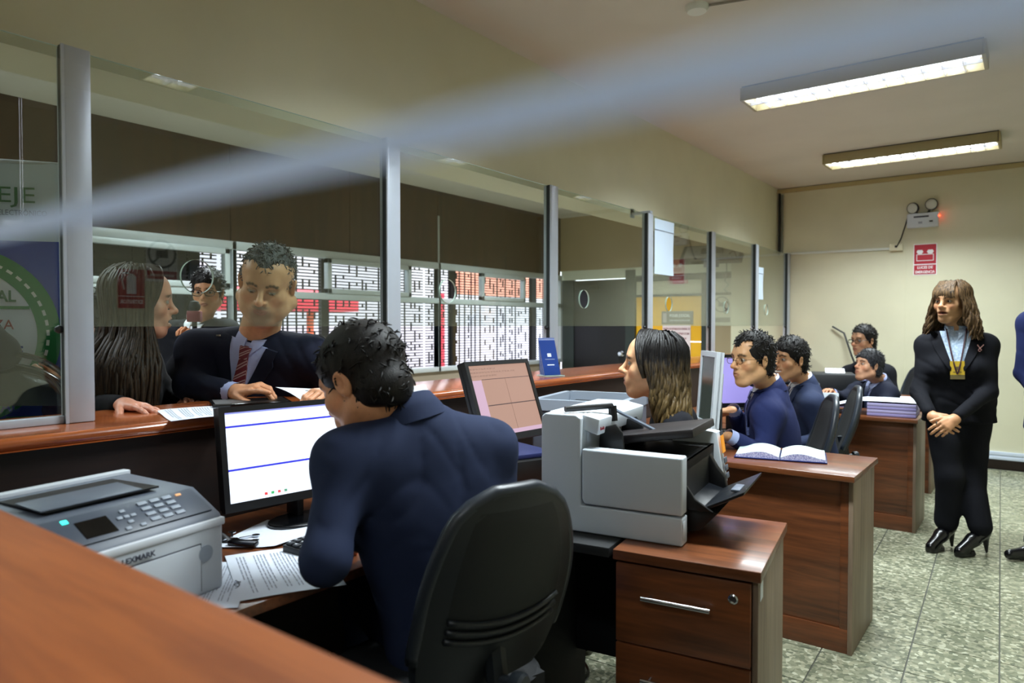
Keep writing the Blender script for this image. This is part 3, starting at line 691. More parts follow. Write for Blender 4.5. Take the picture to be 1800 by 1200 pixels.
def hand_field(wrist, fdir, normal, side, curl=(.3, .3, .3, .3), spread=.10, thumb=(.55, .3), s=1.0, step=.0027, fore=None):
    "hand mesh: fdir = knuckle direction, normal = back of the hand, side = direction of the thumb"
    f = unit(fdir); n = np3(normal); n = unit(n - f * (n @ f)); t = np3(side); t = unit(t - f * (t @ f) - n * (t @ n)); w = np3(wrist)
    pts = [w - f * .05, w + f * .21 * s]; L = lambda a, b, c: w + (f * a + t * b + n * c) * s
    segs = []
    segs += [(L(.0, .018, 0), L(.085, .030, .002), .014, .0125), (L(0, -.018, 0), L(.080, -.030, 0), .0135, .0115), (L(.0, 0, .003), L(.088, .008, .005), .015, .012), (L(0, -.004, .002), L(.086, -.013, .004), .0145, .012)]
    bases = [(.088, .031, .003, (.040, .024, .020), .0092), (.093, .009, .005, (.045, .028, .021), .0094), (.088, -.013, .004, (.042, .026, .020), .0090), (.079, -.032, .001, (.033, .020, .018), .0080)]
    for i, (a, b, c, ls, r) in enumerate(bases):
        p = L(a, b, c); cu = curl[i]; ang = 0.0; dirx = unit(f + t * spread * (1.2 - i * .8))
        for j, l in enumerate(ls):
            ang += cu * (1.0, 1.25, .8)[j]; q = p + (dirx * math.cos(ang) - n * math.sin(ang)) * l * s
            segs.append((p, q, r * s * (1 - .07 * j), r * s * (1 - .07 * (j + 1)))); p = q
    tb = L(.020, .026, -.004); th, tc = thumb
    d1 = unit(f * math.cos(th) + t * math.sin(th) - n * .25); q = tb + d1 * .045 * s; d2 = unit(d1 * math.cos(tc) + f * math.sin(tc) - n * .15); q2 = q + d2 * .033 * s; q3 = q2 + unit(d2 + f * .25) * .026 * s
    segs += [(tb, q, .0155 * s, .0125 * s), (q, q2, .0115 * s, .0105 * s), (q2, q3, .0105 * s, .0085 * s)]
    fb = w - f * .06 if fore is None else w + unit(np3(fore) - w) * .08
    segs.append((fb, w + f * .015 * s, .027 * s, .025 * s))
    al = np.array([p for sg in segs for p in sg[:2]]); lo = al.min(0) - .035; hi = al.max(0) + .035
    F = Field(*[axis(lo[i], hi[i], step) for i in range(3)])
    for k, sg in enumerate(segs): F.cap(*sg, k=.016 if k < 4 or k == len(segs) - 1 else .005)
    return F.mesh()

SKINC = lambda h: np.array(lin(h)[:3])
def build_head(F, o, M, s, sp):
    "adds a head to field F; o = centre between the ears, M = frame, sp = options"
    X = lambda x, y, z: o + M @ (np.array((x, y, z)) * s)
    g = sp.get('wide', 1.0)
    E = lambda c, r, k=.02, op='u', cut=None: F.ell(X(*c), np.array(r) * s, M, k * s, op, None if cut is None else (cut[0], cut[1] * s))
    Cp = lambda a, b, ra, rb=None, k=.015, op='u': F.cap(X(*a), X(*b), ra * s, (ra if rb is None else rb) * s, k * s, op)
    E((0, -.014, .045), (.076 * g, .096, .080)); E((0, .022, -.030), (.060 * g, .066, .084), .03)
    E((0, .030, .050), (.062 * g, .062, .058), .03)
    ch = sp.get('jowl', 0)
    for q in (-1, 1):
        Cp((q * (.052 + ch * .010) * g, -.005, -.058), (q * .020, .060, -.100), .021 + ch * .008, .018 + ch * .004, .03)
        E((q * .043 * g, .058, -.022), (.025, .022, .022), .03)
        if ch: E((q * .044 * g, .038, -.068), (.026, .034, .032), .03)
    E((0, .066, -.102), (.026, .022, .018), .03)
    if ch: E((0, .03, -.112), (.045, .045, .024), .03)
    Cp((-.034, .080, .030), (.034, .080, .030), .012, k=.025)
    for q in (-1, 1): E((q * .032, .099, .006), (.021, .013, .014), .016, 's')
    # eyes: lids over the ball
    lo_, up_ = sp.get('lids', (-.0036, .0040))
    for q in (-1, 1):
        c = (q * .032, .0770, .006)
        E(c, (.0150, .0150, .0140), .002, 'u', ((0, -.25, 1), up_)); E(c, (.0150, .0148, .0140), .002, 'u', ((0, -.25, -1), -lo_)); E((q * .032, .066, .006), (.018, .016, .014), .004)
    nl = sp.get('nose', 1.0)
    Cp((0, .086, .022), (0, .110 * nl + .0, -.020), .0075, .0105, .014); E((0, .112 * nl, -.024), (.0125, .012, .0105), .010)
    for q in (-1, 1): E((q * .0125, .099, -.0285), (.0085, .0105, .0080), .007)
    for q in (-1, 1): E((q * .0065, .103, -.0355), (.0038, .0055, .003), .003, 's')
    mo = sp.get('mouth', 0)      # 0 closed, 1 smile, 2 open
    wd = .0235 if mo != 1 else .029; zc = .004 if mo == 1 else -.002; gap = .010 if mo == 2 else (.006 if mo == 1 else 0)
    E((0, .082, -.060), (.034, .020, .026), .02)
    for q in (-1, 1):
        Cp((q * wd, .084, -.0605 + zc), (q * .004, .0985, -.0560 + gap * .3), .0042, .0056, .007)
        Cp((q * wd, .084, -.0615 + zc), (q * .004, .0970, -.0690 - gap * .7), .0042, .0066, .007)
    for q in (-1, 1): Cp((q * (wd - .002), .0905, -.0618 + zc), (0, .1045, -.0622), .0016 + gap * .45, .0022 + gap * .5, .003, 's')
    for q in (-1, 1):
        er = np.array(Euler((R(-8), R(q * 8), R(q * -22))).to_matrix())
        F.ell(X(q * .079 * g, -.008, -.004), np.array((.009, .019, .031)) * s, M @ er, .008 * s)
        F.ell(X(q * .086 * g, -.004, -.002), np.array((.006, .011, .019)) * s, M @ er, .006 * s, 's')
def head_color(P, o, M, s, sp):
    L = ((P - o) @ M) / s; x, y, z = L.T; c = np.tile(SKINC(sp['skin']), (len(P), 1)).astype(float); ax = np.abs(x)
    def blend(m, col): c[:] = c * (1 - m[:, None]) + np.asarray(col) * m[:, None]
    sm = lambda d, a, b: np.clip((b - d) / (b - a), 0, 1)
    front = y > .02
    warm = SKINC(sp['skin']) * np.array((1.12, .82, .78))
    blend(.55 * sm(np.sqrt(((ax - .046) / .022) ** 2 + ((z + .028) / .02) ** 2), .5, 1.2) * front, warm); blend(.6 * sm(np.sqrt((x / .018) ** 2 + ((z + .024) / .014) ** 2), .5, 1.2) * (y > .09), warm)
    wd = .0235 if sp.get('mouth', 0) != 1 else .029
    zc = -.0625
    lip = sm(np.sqrt((x / (wd + .003)) ** 2 + ((z - zc) / .0125) ** 2), .75, 1.0) * (y > .078)
    st = sp.get('stubble')
    if st:
        mk = sm(np.sqrt((x / .050) ** 2 + ((z + .085) / .048) ** 2), .55, 1.05) * (z < -.036) * (y > .0); ck = sp.get('stubble_amt', .45)
        blend(mk * ck, SKINC(st))
        mus = sm(np.sqrt((x / .030) ** 2 + ((z + .047) / .0085) ** 2), .6, 1.1) * (y > .08); blend(mus * min(1, ck * 1.1), SKINC(st))
    blend(lip * .8, SKINC(sp.get('lip', '8a4a3e')))
    mo = sp.get('mouth', 0)
    if mo: blend(sm(np.sqrt((x / (wd - .004)) ** 2 + ((z - zc) / .0055) ** 2), .8, 1.1) * (y > .078), SKINC('3a1512') if mo == 2 else SKINC('d9d2c6'))
    bz = sp.get('brow', '1a120d')
    for k, (x0, z0) in enumerate(((.018, .0275), (.028, .0325), (.038, .0325), (.047, .0275))): blend(.85 * sm(np.sqrt((ax - x0) ** 2 + (z - z0) ** 2), .0035, .0075) * (y > .05), SKINC(bz))
    ed = np.sqrt(((ax - .032) / .0165) ** 2 + ((z - .006) / .0095) ** 2); blend(.45 * sm(np.abs(ed - .9), .1, .4) * (y > .07), SKINC('2a1a14'))
    return np.clip(c, 0, 1)
def eyes(parent, o, M, s, gaze=(0, 1, 0), iris='1c0f0a'):
    ew = mat('eye_white', '9c938a', .2); ei = mat('eye_iris_' + iris, iris, .1)
    for q in (-1, 1):
        c = o + M @ (np.array((q * .032, .0766, .006)) * s); g = Vector(unit(M @ np.array(gaze))); a = g.orthogonal().normalized(); b = g.cross(a); mb = MB()
        prof = [(R(t)) for t in (2, 14, 28, 29, 60, 100, 140, 178)]; n = 14; vs = []; fs = []
        for t in prof:
            for k in range(n):
                th = 2 * math.pi * k / n; vs.append(Vector(c) + (g * math.cos(t) + (a * math.cos(th) + b * math.sin(th)) * math.sin(t)) * .0133 * s)
        for i in range(len(prof) - 1):
            mb.cur = 1 if i < 2 else 0
            mb.add(vs[i * n:(i + 2) * n], [(k, (k + 1) % n, n + (k + 1) % n, n + k) for k in range(n)])
        mb.cur = 1; mb.add(vs[:n], [tuple(range(n))])
        mb.build('eye', [ew, ei], parent, smooth=True, ang=0)
def glasses(parent, o, M, s, col='16100e', metal=False, w=.027, h=.018, round_=2.6):
    m = mat('glasses_' + col, col, .25, metal=.9 if metal else 0); mb = MB(); X = lambda x, y, z: Vector(o + M @ (np.array((x, y, z)) * s)); rr = .0012 if metal else .0024
    for q in (-1, 1):
        pts = []
        for k in range(25):
            t = 2 * math.pi * k / 24; cx, sx = math.cos(t), math.sin(t); e = (abs(cx) ** round_ + abs(sx) ** round_) ** (-1 / round_)
            pts.append(X(q * .034 + w * cx * e, .106 - .10 * (abs(q * .034 + w * cx * e)) ** 1.5 * 1.6, .003 + h * sx * e))
        mb.tube(pts, rr * s, 6)
        mb.tube([X(q * .061, .101, .008), X(q * .078, .085, .010), X(q * .084, .0, .008), X(q * .083, -.018, -.004)], [rr * s, rr * s, rr * s * .9, rr * s * .9], 6)
    mb.tube([X(-.008, .107, .004), X(0, .110, .006), X(.008, .107, .004)], rr * s, 6)
    return mb.build('eyeglasses', m, parent, smooth=True, ang=0)

def hair_short(parent, o, M, s, m, top=.014, side=.007, line=.058, back=-.075, part=0, burn=-.02, step=.0038, rough=.0022, fringe=0.0, recede=0.0, tuft=1700, tlen=.022):
    lo = o - .17 * s; hi = o + .17 * s; F = Field(*[axis(lo[i], hi[i], step) for i in range(3)])
    X = lambda x, y, z: o + M @ (np.array((x, y, z)) * s)
    F.ell(X(0, -.016, .045), np.array((.076 + side, .096 + side, .080 + side)) * s, M, 0); F.ell(X(0, -.004, .060), np.array((.066 + side, .084 + top * .5, .066 + top)) * s, M, .02 * s)
    F.ell(X(0, -.045, -.03), np.array((.066 + side * .6, .062 + side, .07)) * s, M, .02 * s)
    if fringe: F.ell(X(.01, .062, line + .004), np.array((.052, .026, .022)) * s * (1 + fringe), M, .02 * s)
    # face opening
    F.ell(X(0, .118, line - .085), np.array((.064, .090, .085)) * s, M, .008 * s, 's')
    for q in (-1, 1):
        if recede: F.ell(X(q * .045, .085, line + .012), np.array((.024, .05, .024)) * s, M, .01 * s, 's')
        F.ell(X(q * .085, .055, -.06), np.array((.05, .055, .08 + burn)) * s, M, .006 * s, 's'); F.ell(X(q * .088, -.004, -.030), np.array((.022, .026, .046)) * s, M, .006 * s, 's')
    F.half(X(0, 0, back), M @ np.array((0, .35, -1.0)), .012 * s)
    def fn(x, y, z):
        lx, ly, lz = [((x - o[0]) * M[0][i] + (y - o[1]) * M[1][i] + (z - o[2]) * M[2][i]) / s for i in range(3)]
        an = np.arctan2(lx + part, lz - .01 + 0 * lx)
        return np.sin(an * 34 + 9 * np.sin(ly * 40)) * .6 + np.sin(ly * 170 + an * 21 + 3 * np.sin(an * 9)) * .7 + np.sin(lx * 260 + ly * 120) * .3
    P, Q = F.mesh(); mb = MB(); mb.add(P, [tuple(q) for q in Q]); rnd = random.Random(len(P))
    L = ((P - o) @ M) / s; crown = np.array((.012, -.035, .14)); cen = np.array((0, -.012, .03))
    for _ in range(tuft):
        i = rnd.randrange(len(P)); p = L[i]; nrm = unit((p - cen) / np.array((.8, 1.0, .9)) ** 2)
        if (p[1] > .05 and p[2] < line - .02): continue
        d = p - crown + np.array((0, .02 if p[2] > .06 else 0, -.03)); d = d - nrm * (d @ nrm); d = unit(d + np.array((rnd.gauss(0, .16), rnd.gauss(0, .16), rnd.gauss(0, .14)))); ln = tlen * rnd.uniform(.6, 1.3)
        q = [p + d * ln * u - nrm * ((ln * u) ** 2 / .12) + nrm * (.0012 * math.sin(math.pi * u) - .0013) for u in (0, .33, .66, 1.0)]
        if q[3][1] > .045 and q[3][2] < line - .004: continue
        mb.tube([o + M @ (np.array(x) * s) for x in q], [.0015 * s, .0021 * s, .0018 * s, .0005 * s], 4, caps=False)
    return mb.build('hair', m, parent, smooth=True, ang=0)
def hair_mat(name, c, c2, rough=.38):
    return mat(name, c, .5, spec=.28, vary=.5, col2=c2, vscale=26, stretch=(6, 6, .5), bump=.35, bscale=90)
def hair_long(parent, o, M, s, m, length, n=230, wave=.0, spreadw=1.0, seed=1, part=.0, front=.30, back_off=.0, fringe=False, r0=.0085, side_out=1.0, drape=None):
    rnd = random.Random(seed); mb = MB(); X = lambda x, y, z: Vector(o + M @ (np.array((x, y, z)) * s))
    lo = o - .17 * s; hi = o + .17 * s; F = Field(*[axis(lo[i], hi[i], .0045) for i in range(3)])
    F.ell(o + M @ (np.array((0, -.016, .045)) * s), np.array((.082, .101, .087)) * s, M, 0); F.ell(o + M @ (np.array((0, -.050, -.06)) * s), np.array((.080, .062, .12)) * s, M, .03 * s)
    F.ell(o + M @ (np.array((0, .128, -.054)) * s), np.array((.055, .086, .090 if not fringe else .078)) * s, M, .008 * s, 's')
    F.ell(o + M @ (np.array((0, .10, -.12)) * s), np.array((.09, .10, .07)) * s, M, .01 * s, 's')
    P, Q = F.mesh(); off = [tuple(p) for p in P]; mb.add(off, [tuple(q) for q in Q])
    for i in range(n):
        a = rnd.uniform(-math.pi, math.pi)                 # 0 = back, +-pi = front
        if abs(a) > math.pi * (1 - front): a *= .55
        el = rnd.uniform(.05, .95); sx, sy = math.sin(a), -math.cos(a)
        base = (.084, .102, .090); th = el * 1.25
        p0 = (base[0] * math.cos(th) * sx, -.016 + base[1] * math.cos(th) * sy, .045 + base[2] * math.sin(th))
        pts = []; ph = rnd.uniform(0, 6.28); ex = rnd.uniform(.0, .014); tot = length * rnd.uniform(.82, 1.05); nseg = 13
        rad = .089 + ex
        for k in range(nseg + 1):
            t = k / nseg
            if t < .25:
                u = t / .25; thh = th * (1 - u) - .15 * u; x = (base[0] + ex) * math.cos(thh) * sx; y = -.016 + (base[1] + ex) * math.cos(thh) * sy; z = .045 + (base[2] + ex * .5) * math.sin(thh)
            else:
                u = (t - .25) / .75; z = .03 - u * tot
                fl = 1 + spreadw * .25 * u; x = (base[0] + ex) * sx * fl * side_out; y = -.016 + (base[1] + ex) * sy * (1 - .35 * min(1, u * 1.6)) - back_off * u
                if y > .02: y = .02 + (y - .02) * .8
                w_ = wave * min(1, u * 2.5); x += w_ * math.sin(ph + u * 11); y += w_ * math.cos(ph * 1.3 + u * 9)
            q = X(x, y, z)
            if t >= .25:                                    # fall along world vertical
                q = X(x, y, .03) + Vector((0, 0, -1)) * ((.03 - z) * s)
                if drape is not None: q = drape(q)
            pts.append(q)
        mb.tube(pts, [r0 * s * (1.0 if k < nseg - 3 else (nseg - k + .6) / 4.0) for k in range(nseg + 1)], 5, caps=False)
    if not fringe:                                           # locks swept from the parting across the temples
        for i in range(130):
            q_ = -1 if i % 2 else 1; v = rnd.random(); p = []
            for k in range(9):
                u = k / 8; p.append(X(q_ * (.006 + (.082 + .008 * rnd.random()) * math.sin(u * 1.5)), (.050 - .075 * v) * (1 - u) + (.030 - .05 * v) * u + .022 * math.sin(u * 3.1) * (1 - v) , .136 - .010 * abs(v - .4) - .175 * u ** 1.5))
            mb.tube(p, [r0 * .85 * s] * 7 + [r0 * .6 * s, r0 * .2 * s], 5, caps=False)
    if fringe:
        for i in range(46):
            f_ = (i / 45 - .5) * 2; p = []
            for k in range(7):
                u = k / 6; p.append(X(f_ * (.045 + .022 * u), .045 + .052 * math.sin(u * 1.7) - .014 * abs(f_) ** 2 + rnd.uniform(0, .002), .128 - .088 * u - .010 * abs(f_) * u - .012 * rnd.random() * u))
            mb.tube(p, [r0 * .75 * s] * 5 + [r0 * .5 * s, r0 * .15 * s], 5, caps=False)
    return mb.build('hair', m, parent, smooth=True, ang=0)

# ------------------------------------------------------------------ clothed figure
def person(label, J, sp):
    """J: joint positions (world): head, hyaw, hpitch, hroll, neck, shL, shR, elL, elR, wrL, wrR, pelvis, knL.. ; sp: look"""
    root = thing('person', label, 'person', (J['pelvis'][0], J['pelvis'][1], 0))
    inv = Matrix.Translation((-J['pelvis'][0], -J['pelvis'][1], 0)); org = np.array((J['pelvis'][0], J['pelvis'][1], 0.0))
    parts_before = set(bpy.data.objects)
    g = sp.get('girth', 1.0); dp = sp.get('depth', 1.0); s = sp.get('hs', 1.0); vox = sp.get('vox', .0034)
    N = np3(J['neck']); PV = np3(J['pelvis']); SL, SR = np3(J['shL']), np3(J['shR']); H = np3(J['head'])
    M = head_frame(J['hyaw'], J.get('hpitch', 0), J.get('hroll', 0))
    up = unit(N - PV); rt = SR - SL; rt = unit(rt - up * (rt @ up)); fw = np.cross(up, rt); T = np.stack([rt, fw, up], 1); hw = np.linalg.norm(SR - SL) / 2; tl = np.linalg.norm(N - PV)
    # ---- body: head, neck, inner chest and hands in one mesh
    lo = np.minimum(H - .17 * s, N - .15); hi = np.maximum(H + .17 * s, N + .15); cst = .012
    F = Field(*[axis(lo[i], hi[i], cst, [(H[i] - .135 * s, H[i] + .135 * s, vox)]) for i in range(3)])
    build_head(F, H, M, s, sp); nr = sp.get('neck_r', .052) * s
    F.cap(H + M @ np.array((0, -.022, -.055)) * s, N + up * .0 + fw * .0, nr, nr * 1.12, .03 * s); F.ell(N - up * .07, (hw * .40, .055, .055), T, .05)
    P, Q = F.mesh(); c = head_color(P, H, M, s, sp)
    hands = list(sp.get('hands', []))
    for a in 'LR':                                           # a relaxed hand wherever none is posed
        W = np3(J['wr' + a]); E_ = np3(J['el' + a]); d = unit(W - E_)
        if all(np.linalg.norm(np3(h['wrist']) - W) > .09 for h in hands): hands.append(dict(wrist=W, fdir=d, normal=np.array((0, 0, 1.0)) if abs(d[2]) < .8 else fw, side=-rt if a == 'R' else rt, curl=(.35, .4, .42, .45), step=.0042, s=.95))
    for hd in hands:
        hd = dict(hd)
        for a in 'LR':
            if np.linalg.norm(np3(J['wr' + a]) - np3(hd['wrist'])) < .09: hd['fore'] = np3(J['el' + a])
        hp, hq = hand_field(**hd); Q = np.concatenate([Q, hq + len(P)]); P = np.concatenate([P, hp]); hc = np.tile(SKINC(sp['skin']), (len(hp), 1)); c = np.concatenate([c, hc * np.array((1.02, .93, .9))])
    for a in 'LR':                                           # arms inside the sleeves join the hands to the trunk
        pth = [N - up * .06, np3(J['sh' + a]), np3(J['el' + a]), np3(J['wr' + a])]; tb_ = MB().tube([tuple(p) for p in pth], [.040, .024, .016, .018], 8, caps=False)
        Q = np.concatenate([Q, np.array(tb_.f) + len(P)]); P = np.concatenate([P, np.array([tuple(v) for v in tb_.v])]); c = np.concatenate([c, np.tile(SKINC(sp['skin']), (len(tb_.v), 1))])
    mesh_obj('body', P, Q, MAT_SKIN, root, c)
    eyes(root, H, M, s, sp.get('gaze', (0, 1, 0)))
    # ---- jacket
    ink = sp.get('inflate', 0.0); al = np.array([N, PV, SL, SR] + [np3(J[k]) for k in ('elL', 'elR', 'wrL', 'wrR') if k in J]); lo = al.min(0) - .24; hi = al.max(0) + .24
    lo[2] = min(lo[2], PV[2] - sp.get('hem', .12) - .03); hi[2] = N[2] + .10
    F = Field(*[axis(lo[i], hi[i], sp.get('cvox', .0095)) for i in range(3)])
    F.ell(N - up * .21 * tl / .52, (hw * .90 * g + ink, .122 * dp + ink, .215 * tl / .52), T, 0)
    F.ell(PV + up * .40 * tl + fw * sp.get('belly', 0) * .5, (.158 * g + ink, .118 * dp + sp.get('belly', 0) + ink, .20), T, .06)
    F.ell(PV + up * .06, (.170 * g + ink, .125 * dp + ink, .16), T, .06)
    for S, q in ((SL, -1), (SR, 1)): F.cap(S - rt * q * .065 - up * .06, PV + rt * q * .095 * g + up * .06, .082 * dp, .088 * dp * g, .07)
    hem = sp.get('hem', .12)
    if hem > 0:
        for q in (-1, 1): F.cap(PV + rt * q * .07, PV + rt * q * .075 - up * hem, .112 * g, .125 * g, .06)
    for S in (SL, SR): F.cap(N - up * .050 - fw * .012, S - up * .002, .056, .050, .06)
    F.cap(SL, SR, .056 * dp, None, .06)
    if sp.get('bust'):
        for q in (-1, 1): F.ell(N - up * .24 + rt * q * .085 + fw * .085, (.075, .07, .07), T, .05)
    ar = sp.get('arm', 1.0); tP, tQ = F.mesh()
    for a in 'LR':
        S = np3(J['sh' + a]); E_ = np3(J['el' + a]); W = np3(J['wr' + a]); F.cap(S - up * .008, E_, .060 * ar, .050 * ar, .06); F.cap(E_, W - unit(W - E_) * .03, .052 * ar, .041 * ar, .03)
    ph = sum(map(ord, label)) % 7; fo = sp.get('fold', .006)
    def wrinkle(x, y, z):
        a1 = 27 * z + 15 * x + 3.0 * np.sin(11 * y + 8 * x + ph); a2 = 22 * z - 18 * y + 3.5 * np.sin(12 * x + 9 * z + ph)
        return (1 - np.abs(np.sin(a1))) ** 4 * (.5 + .5 * np.sin(9 * x - 7 * z + ph)) + (1 - np.abs(np.sin(a2))) ** 4 * (.5 + .5 * np.sin(8 * y + 9 * z + 2 * ph)) + .25 * np.sin(7 * x + 9 * z + ph) * np.sin(8 * y - 5 * z)
    F.ripple(fo, wrinkle)
    F.cap(N + up * .14 + fw * .02, N + up * .004 + fw * .008, .064 * s, .054 * s, .01, 's')
    if hem > 0: F.half(PV - up * hem, -up)
    P, Q = F.mesh(); jm = sp['jacket']
    jk = mesh_obj(sp.get('top_name', 'suit_jacket'), P, Q, jm, root, relax=1)
    tree = BVHTree.FromPolygons([tuple(p) for p in tP], [tuple(q) for q in tQ])
    cen = N - up * .2
    def proj(x, z, off):
        "torso-front coordinates (x to the wearer's left is -rt) -> point on the jacket front"
        o_ = N + rt * x - up * z + fw * .6; hit = tree.ray_cast(Vector(o_), Vector(-fw), 1.2)
        if hit[0] is None: return Vector(N + rt * x - up * z + fw * .10)
        return hit[0] + Vector(fw) * off
    def patch(name, poly_fn, nu, nv, off, m, thick=.004, par=None):
        vs = []; fs = []
        for i in range(nu):
            for j in range(nv):
                x, z = poly_fn(i / (nu - 1), j / (nv - 1)); vs.append(proj(x, z, off))
        k = len(vs); vs += [v - Vector(fw) * (thick + off) for v in vs]
        for i in range(nu - 1):
            for j in range(nv - 1):
                q = (i * nv + j, (i + 1) * nv + j, (i + 1) * nv + j + 1, i * nv + j + 1); fs.append(q)
        rim = [i * nv for i in range(nu)] + [(nu - 1) * nv + j for j in range(1, nv)] + [i * nv + nv - 1 for i in range(nu - 2, -1, -1)] + [j for j in range(nv - 2, 0, -1)]
        for a, b in zip(rim, rim[1:] + rim[:1]): fs.append((a, b, b + k, a + k))
        mb = MB(); mb.add(vs, fs); return mb.build(name, m, par or root, smooth=True, ang=50)
    def band(name, a0, a1, fr, fz, m, n=28):
        "collar strip around the neck; angle 0 = front; fr, fz give (bottom, top) radius and height"
        vs = []; fs = []
        for i in range(n):
            a = R(a0 + (a1 - a0) * i / (n - 1)); r0, r1 = fr(a); z0_, z1_ = fz(a)
            for r_, z_ in ((r0, z0_), ((r0 + r1) / 2 * 1.02, (z0_ + z1_) / 2), (r1, z1_), (r1 - .006, z1_ - .002), (r1 - .008, z1_ - .03)):
                vs.append(Vector(N + rt * math.sin(a) * r_ * 1.04 + fw * (math.cos(a) * r_ + .004) + up * z_))
        for i in range(n - 1):
            for j in range(4): fs.append((i * 5 + j, (i + 1) * 5 + j, (i + 1) * 5 + j + 1, i * 5 + j + 1))
        mb = MB(); mb.add(vs, fs); return mb.build(name, m, root, smooth=True, ang=0)
    if sp.get('collars', True) and sp.get('top_name') is None:
        bk_ = lambda a: (1 - math.cos(a)) / 2
        band('shirt_collar_band', 12, 348, lambda a: (.066 * s, .058 * s), lambda a: (-.03, (.020 + .026 * bk_(a)) * s), sp['shirt'])
        band('jacket_collar', 62, 298, lambda a: (.092 * s, .066 * s), lambda a: (-.030 - .012 * (1 - bk_(a)), (-.012 + .046 * bk_(a)) * s), jm)
    V = sp.get('vneck')          # (half width at top, depth)
    if V:
        vw, vd = V; z0 = .01
        patch('shirt', lambda a, b: ((a - .5) * 2 * vw * (1 - b) ** .9, z0 + b * (vd - z0)), 9, 12, .004, sp['shirt'], .03)
        if sp.get('tie'):
            tb = patch('necktie', lambda a, b: ((a - .5) * 2 * (.016 + .018 * b), .055 + b * min(vd - .055, .33)), 5, 14, .013, sp['tie'], .008)
            patch('necktie_knot', lambda a, b: ((a - .5) * 2 * (.024 - .009 * b), .022 + b * .042), 5, 5, .020, sp['tie'], .012)
        for q in (-1, 1):
            if sp.get('collar', True): patch('shirt_collar', lambda a, b: (q * (.012 + a * .052 - b * .004), .0 + a * -.012 + b * (.062 - a * .045)), 6, 6, .012, sp['shirt'], .006)
            def lap(a, b, q=q):
                xin = vw * (1 - b) ** .9; wl = .062 * math.sin(min(1, (1 - b) * 1.25 + .02) * 1.45) * (1.0 if b > .22 else .82); return (q * (xin + a * wl - .004), z0 + b * (vd - z0))
            patch('lapel', lap, 5, 14, .009, jm, .006)
    for nm, px, pz, r in sp.get('buttons', []):
        p = proj(px, pz, .004); MB().lathe([(r, 0), (r, .003), (r * .6, .004)], p, fw, 12).build(nm, MATS['black_gloss'], root)
    # cuffs
    for a in 'LR':
        if sp.get('cuffs', True):
            E_ = np3(J['el' + a]); W = np3(J['wr' + a]); d = unit(W - E_); r = .036 * ar * .95
            MB().tube([W - d * .02, W + d * .022], [r * 1.08, r * 1.04], 14, caps=False).build('shirt_cuff', sp.get('cuffm', sp['shirt']), root, smooth=True)
    # ---- trousers and shoes
    if sp.get('legs', True):
        al = []; segs = []
        for q, a in ((-1, 'L'), (1, 'R')):
            hip = PV + rt * q * .09; kn = np3(J['kn' + a]) if 'kn' + a in J else hip + fw_flat(fw) * .40 + np.array((0, 0, .03)) + rt * q * .04; an = np3(J['an' + a]) if 'an' + a in J else np.array((kn[0], kn[1], .09)) + fw_flat(fw) * .03
            lw = sp.get('leg', 1.0); segs += [(hip, kn, .092 * g * lw, .066 * lw), (kn, an, .062 * lw, sp.get('ankle', .052) * lw)]; al += [hip, kn, an]
            if sp.get('shoes', True): shoe(root, an, J.get('toe' + a, fw_flat(fw)), sp)
        al = np.array(al); lo = al.min(0) - .16; hi = al.max(0) + .16; F = Field(*[axis(lo[i], hi[i], .012) for i in range(3)])
        F.ell(PV, (.165 * g, .12 * dp, .13), T, 0)
        for sg in segs: F.cap(*sg, k=.05)
        F.ripple(.004, lambda x, y, z: np.sin(26 * z + 9 * x + 4 * np.sin(13 * y)) * np.sin(14 * x - 11 * y + 7 * z)); P, Q = F.mesh(); mesh_obj('trousers', P, Q, sp.get('trousers', jm), root)
    if 'hair' in sp: sp['hair'](root, H, M, s)
    if 'extra' in sp: sp['extra'](root, dict(H=H, M=M, s=s, N=N, up=up, rt=rt, fw=fw, proj=proj, patch=patch, J=J))
    for o in bpy.data.objects:
        if o not in parts_before and o.parent is root and o.type == 'MESH': o.data.transform(inv)
    return root
def fw_flat(f): f = np.array((f[0], f[1], 0.0)); return f / (np.linalg.norm(f) + 1e-9)
def shoe(root, an, d, sp):
    d = fw_flat(np3(d)); sd = np.array((-d[1], d[0], 0)); heel = sp.get('heel', 0.0); m = mat('shoe_leather', '0a0a0d', .22)
    a = np.array((an[0], an[1], 0.0)); lo = a - .26; hi = a + .26; lo[2] = -.02; hi[2] = .2 + heel
    F = Field(axis(lo[0], hi[0], .0075), axis(lo[1], hi[1], .0075), axis(-.02, .24 + heel, .0075))
    F.cap(a + d * .15 + np.array((0, 0, .034)), a + d * .05 + np.array((0, 0, .04 + heel * .6)), .030, .038, .02); F.cap(a + d * .05 + np.array((0, 0, .04 + heel * .6)), a - d * .035 + np.array((0, 0, .045 + heel)), .038, .036, .02)
    F.cap(a - d * .01 + np.array((0, 0, .06 + heel)), np.array((an[0], an[1], .12 + heel)), .040, .042, .03)
    if heel: F.cap(a - d * .045 + np.array((0, 0, heel + .02)), a - d * .055 + np.array((0, 0, .008)), .022, .008, .01); F.cap(a + d * .15 + np.array((0, 0, .012)), a + d * .07 + np.array((0, 0, .012)), .030, .03, .01)
    F.half((0, 0, 0.001), (0, 0, -1)); P, Q = F.mesh(); mesh_obj('shoe', P, Q, m, root)
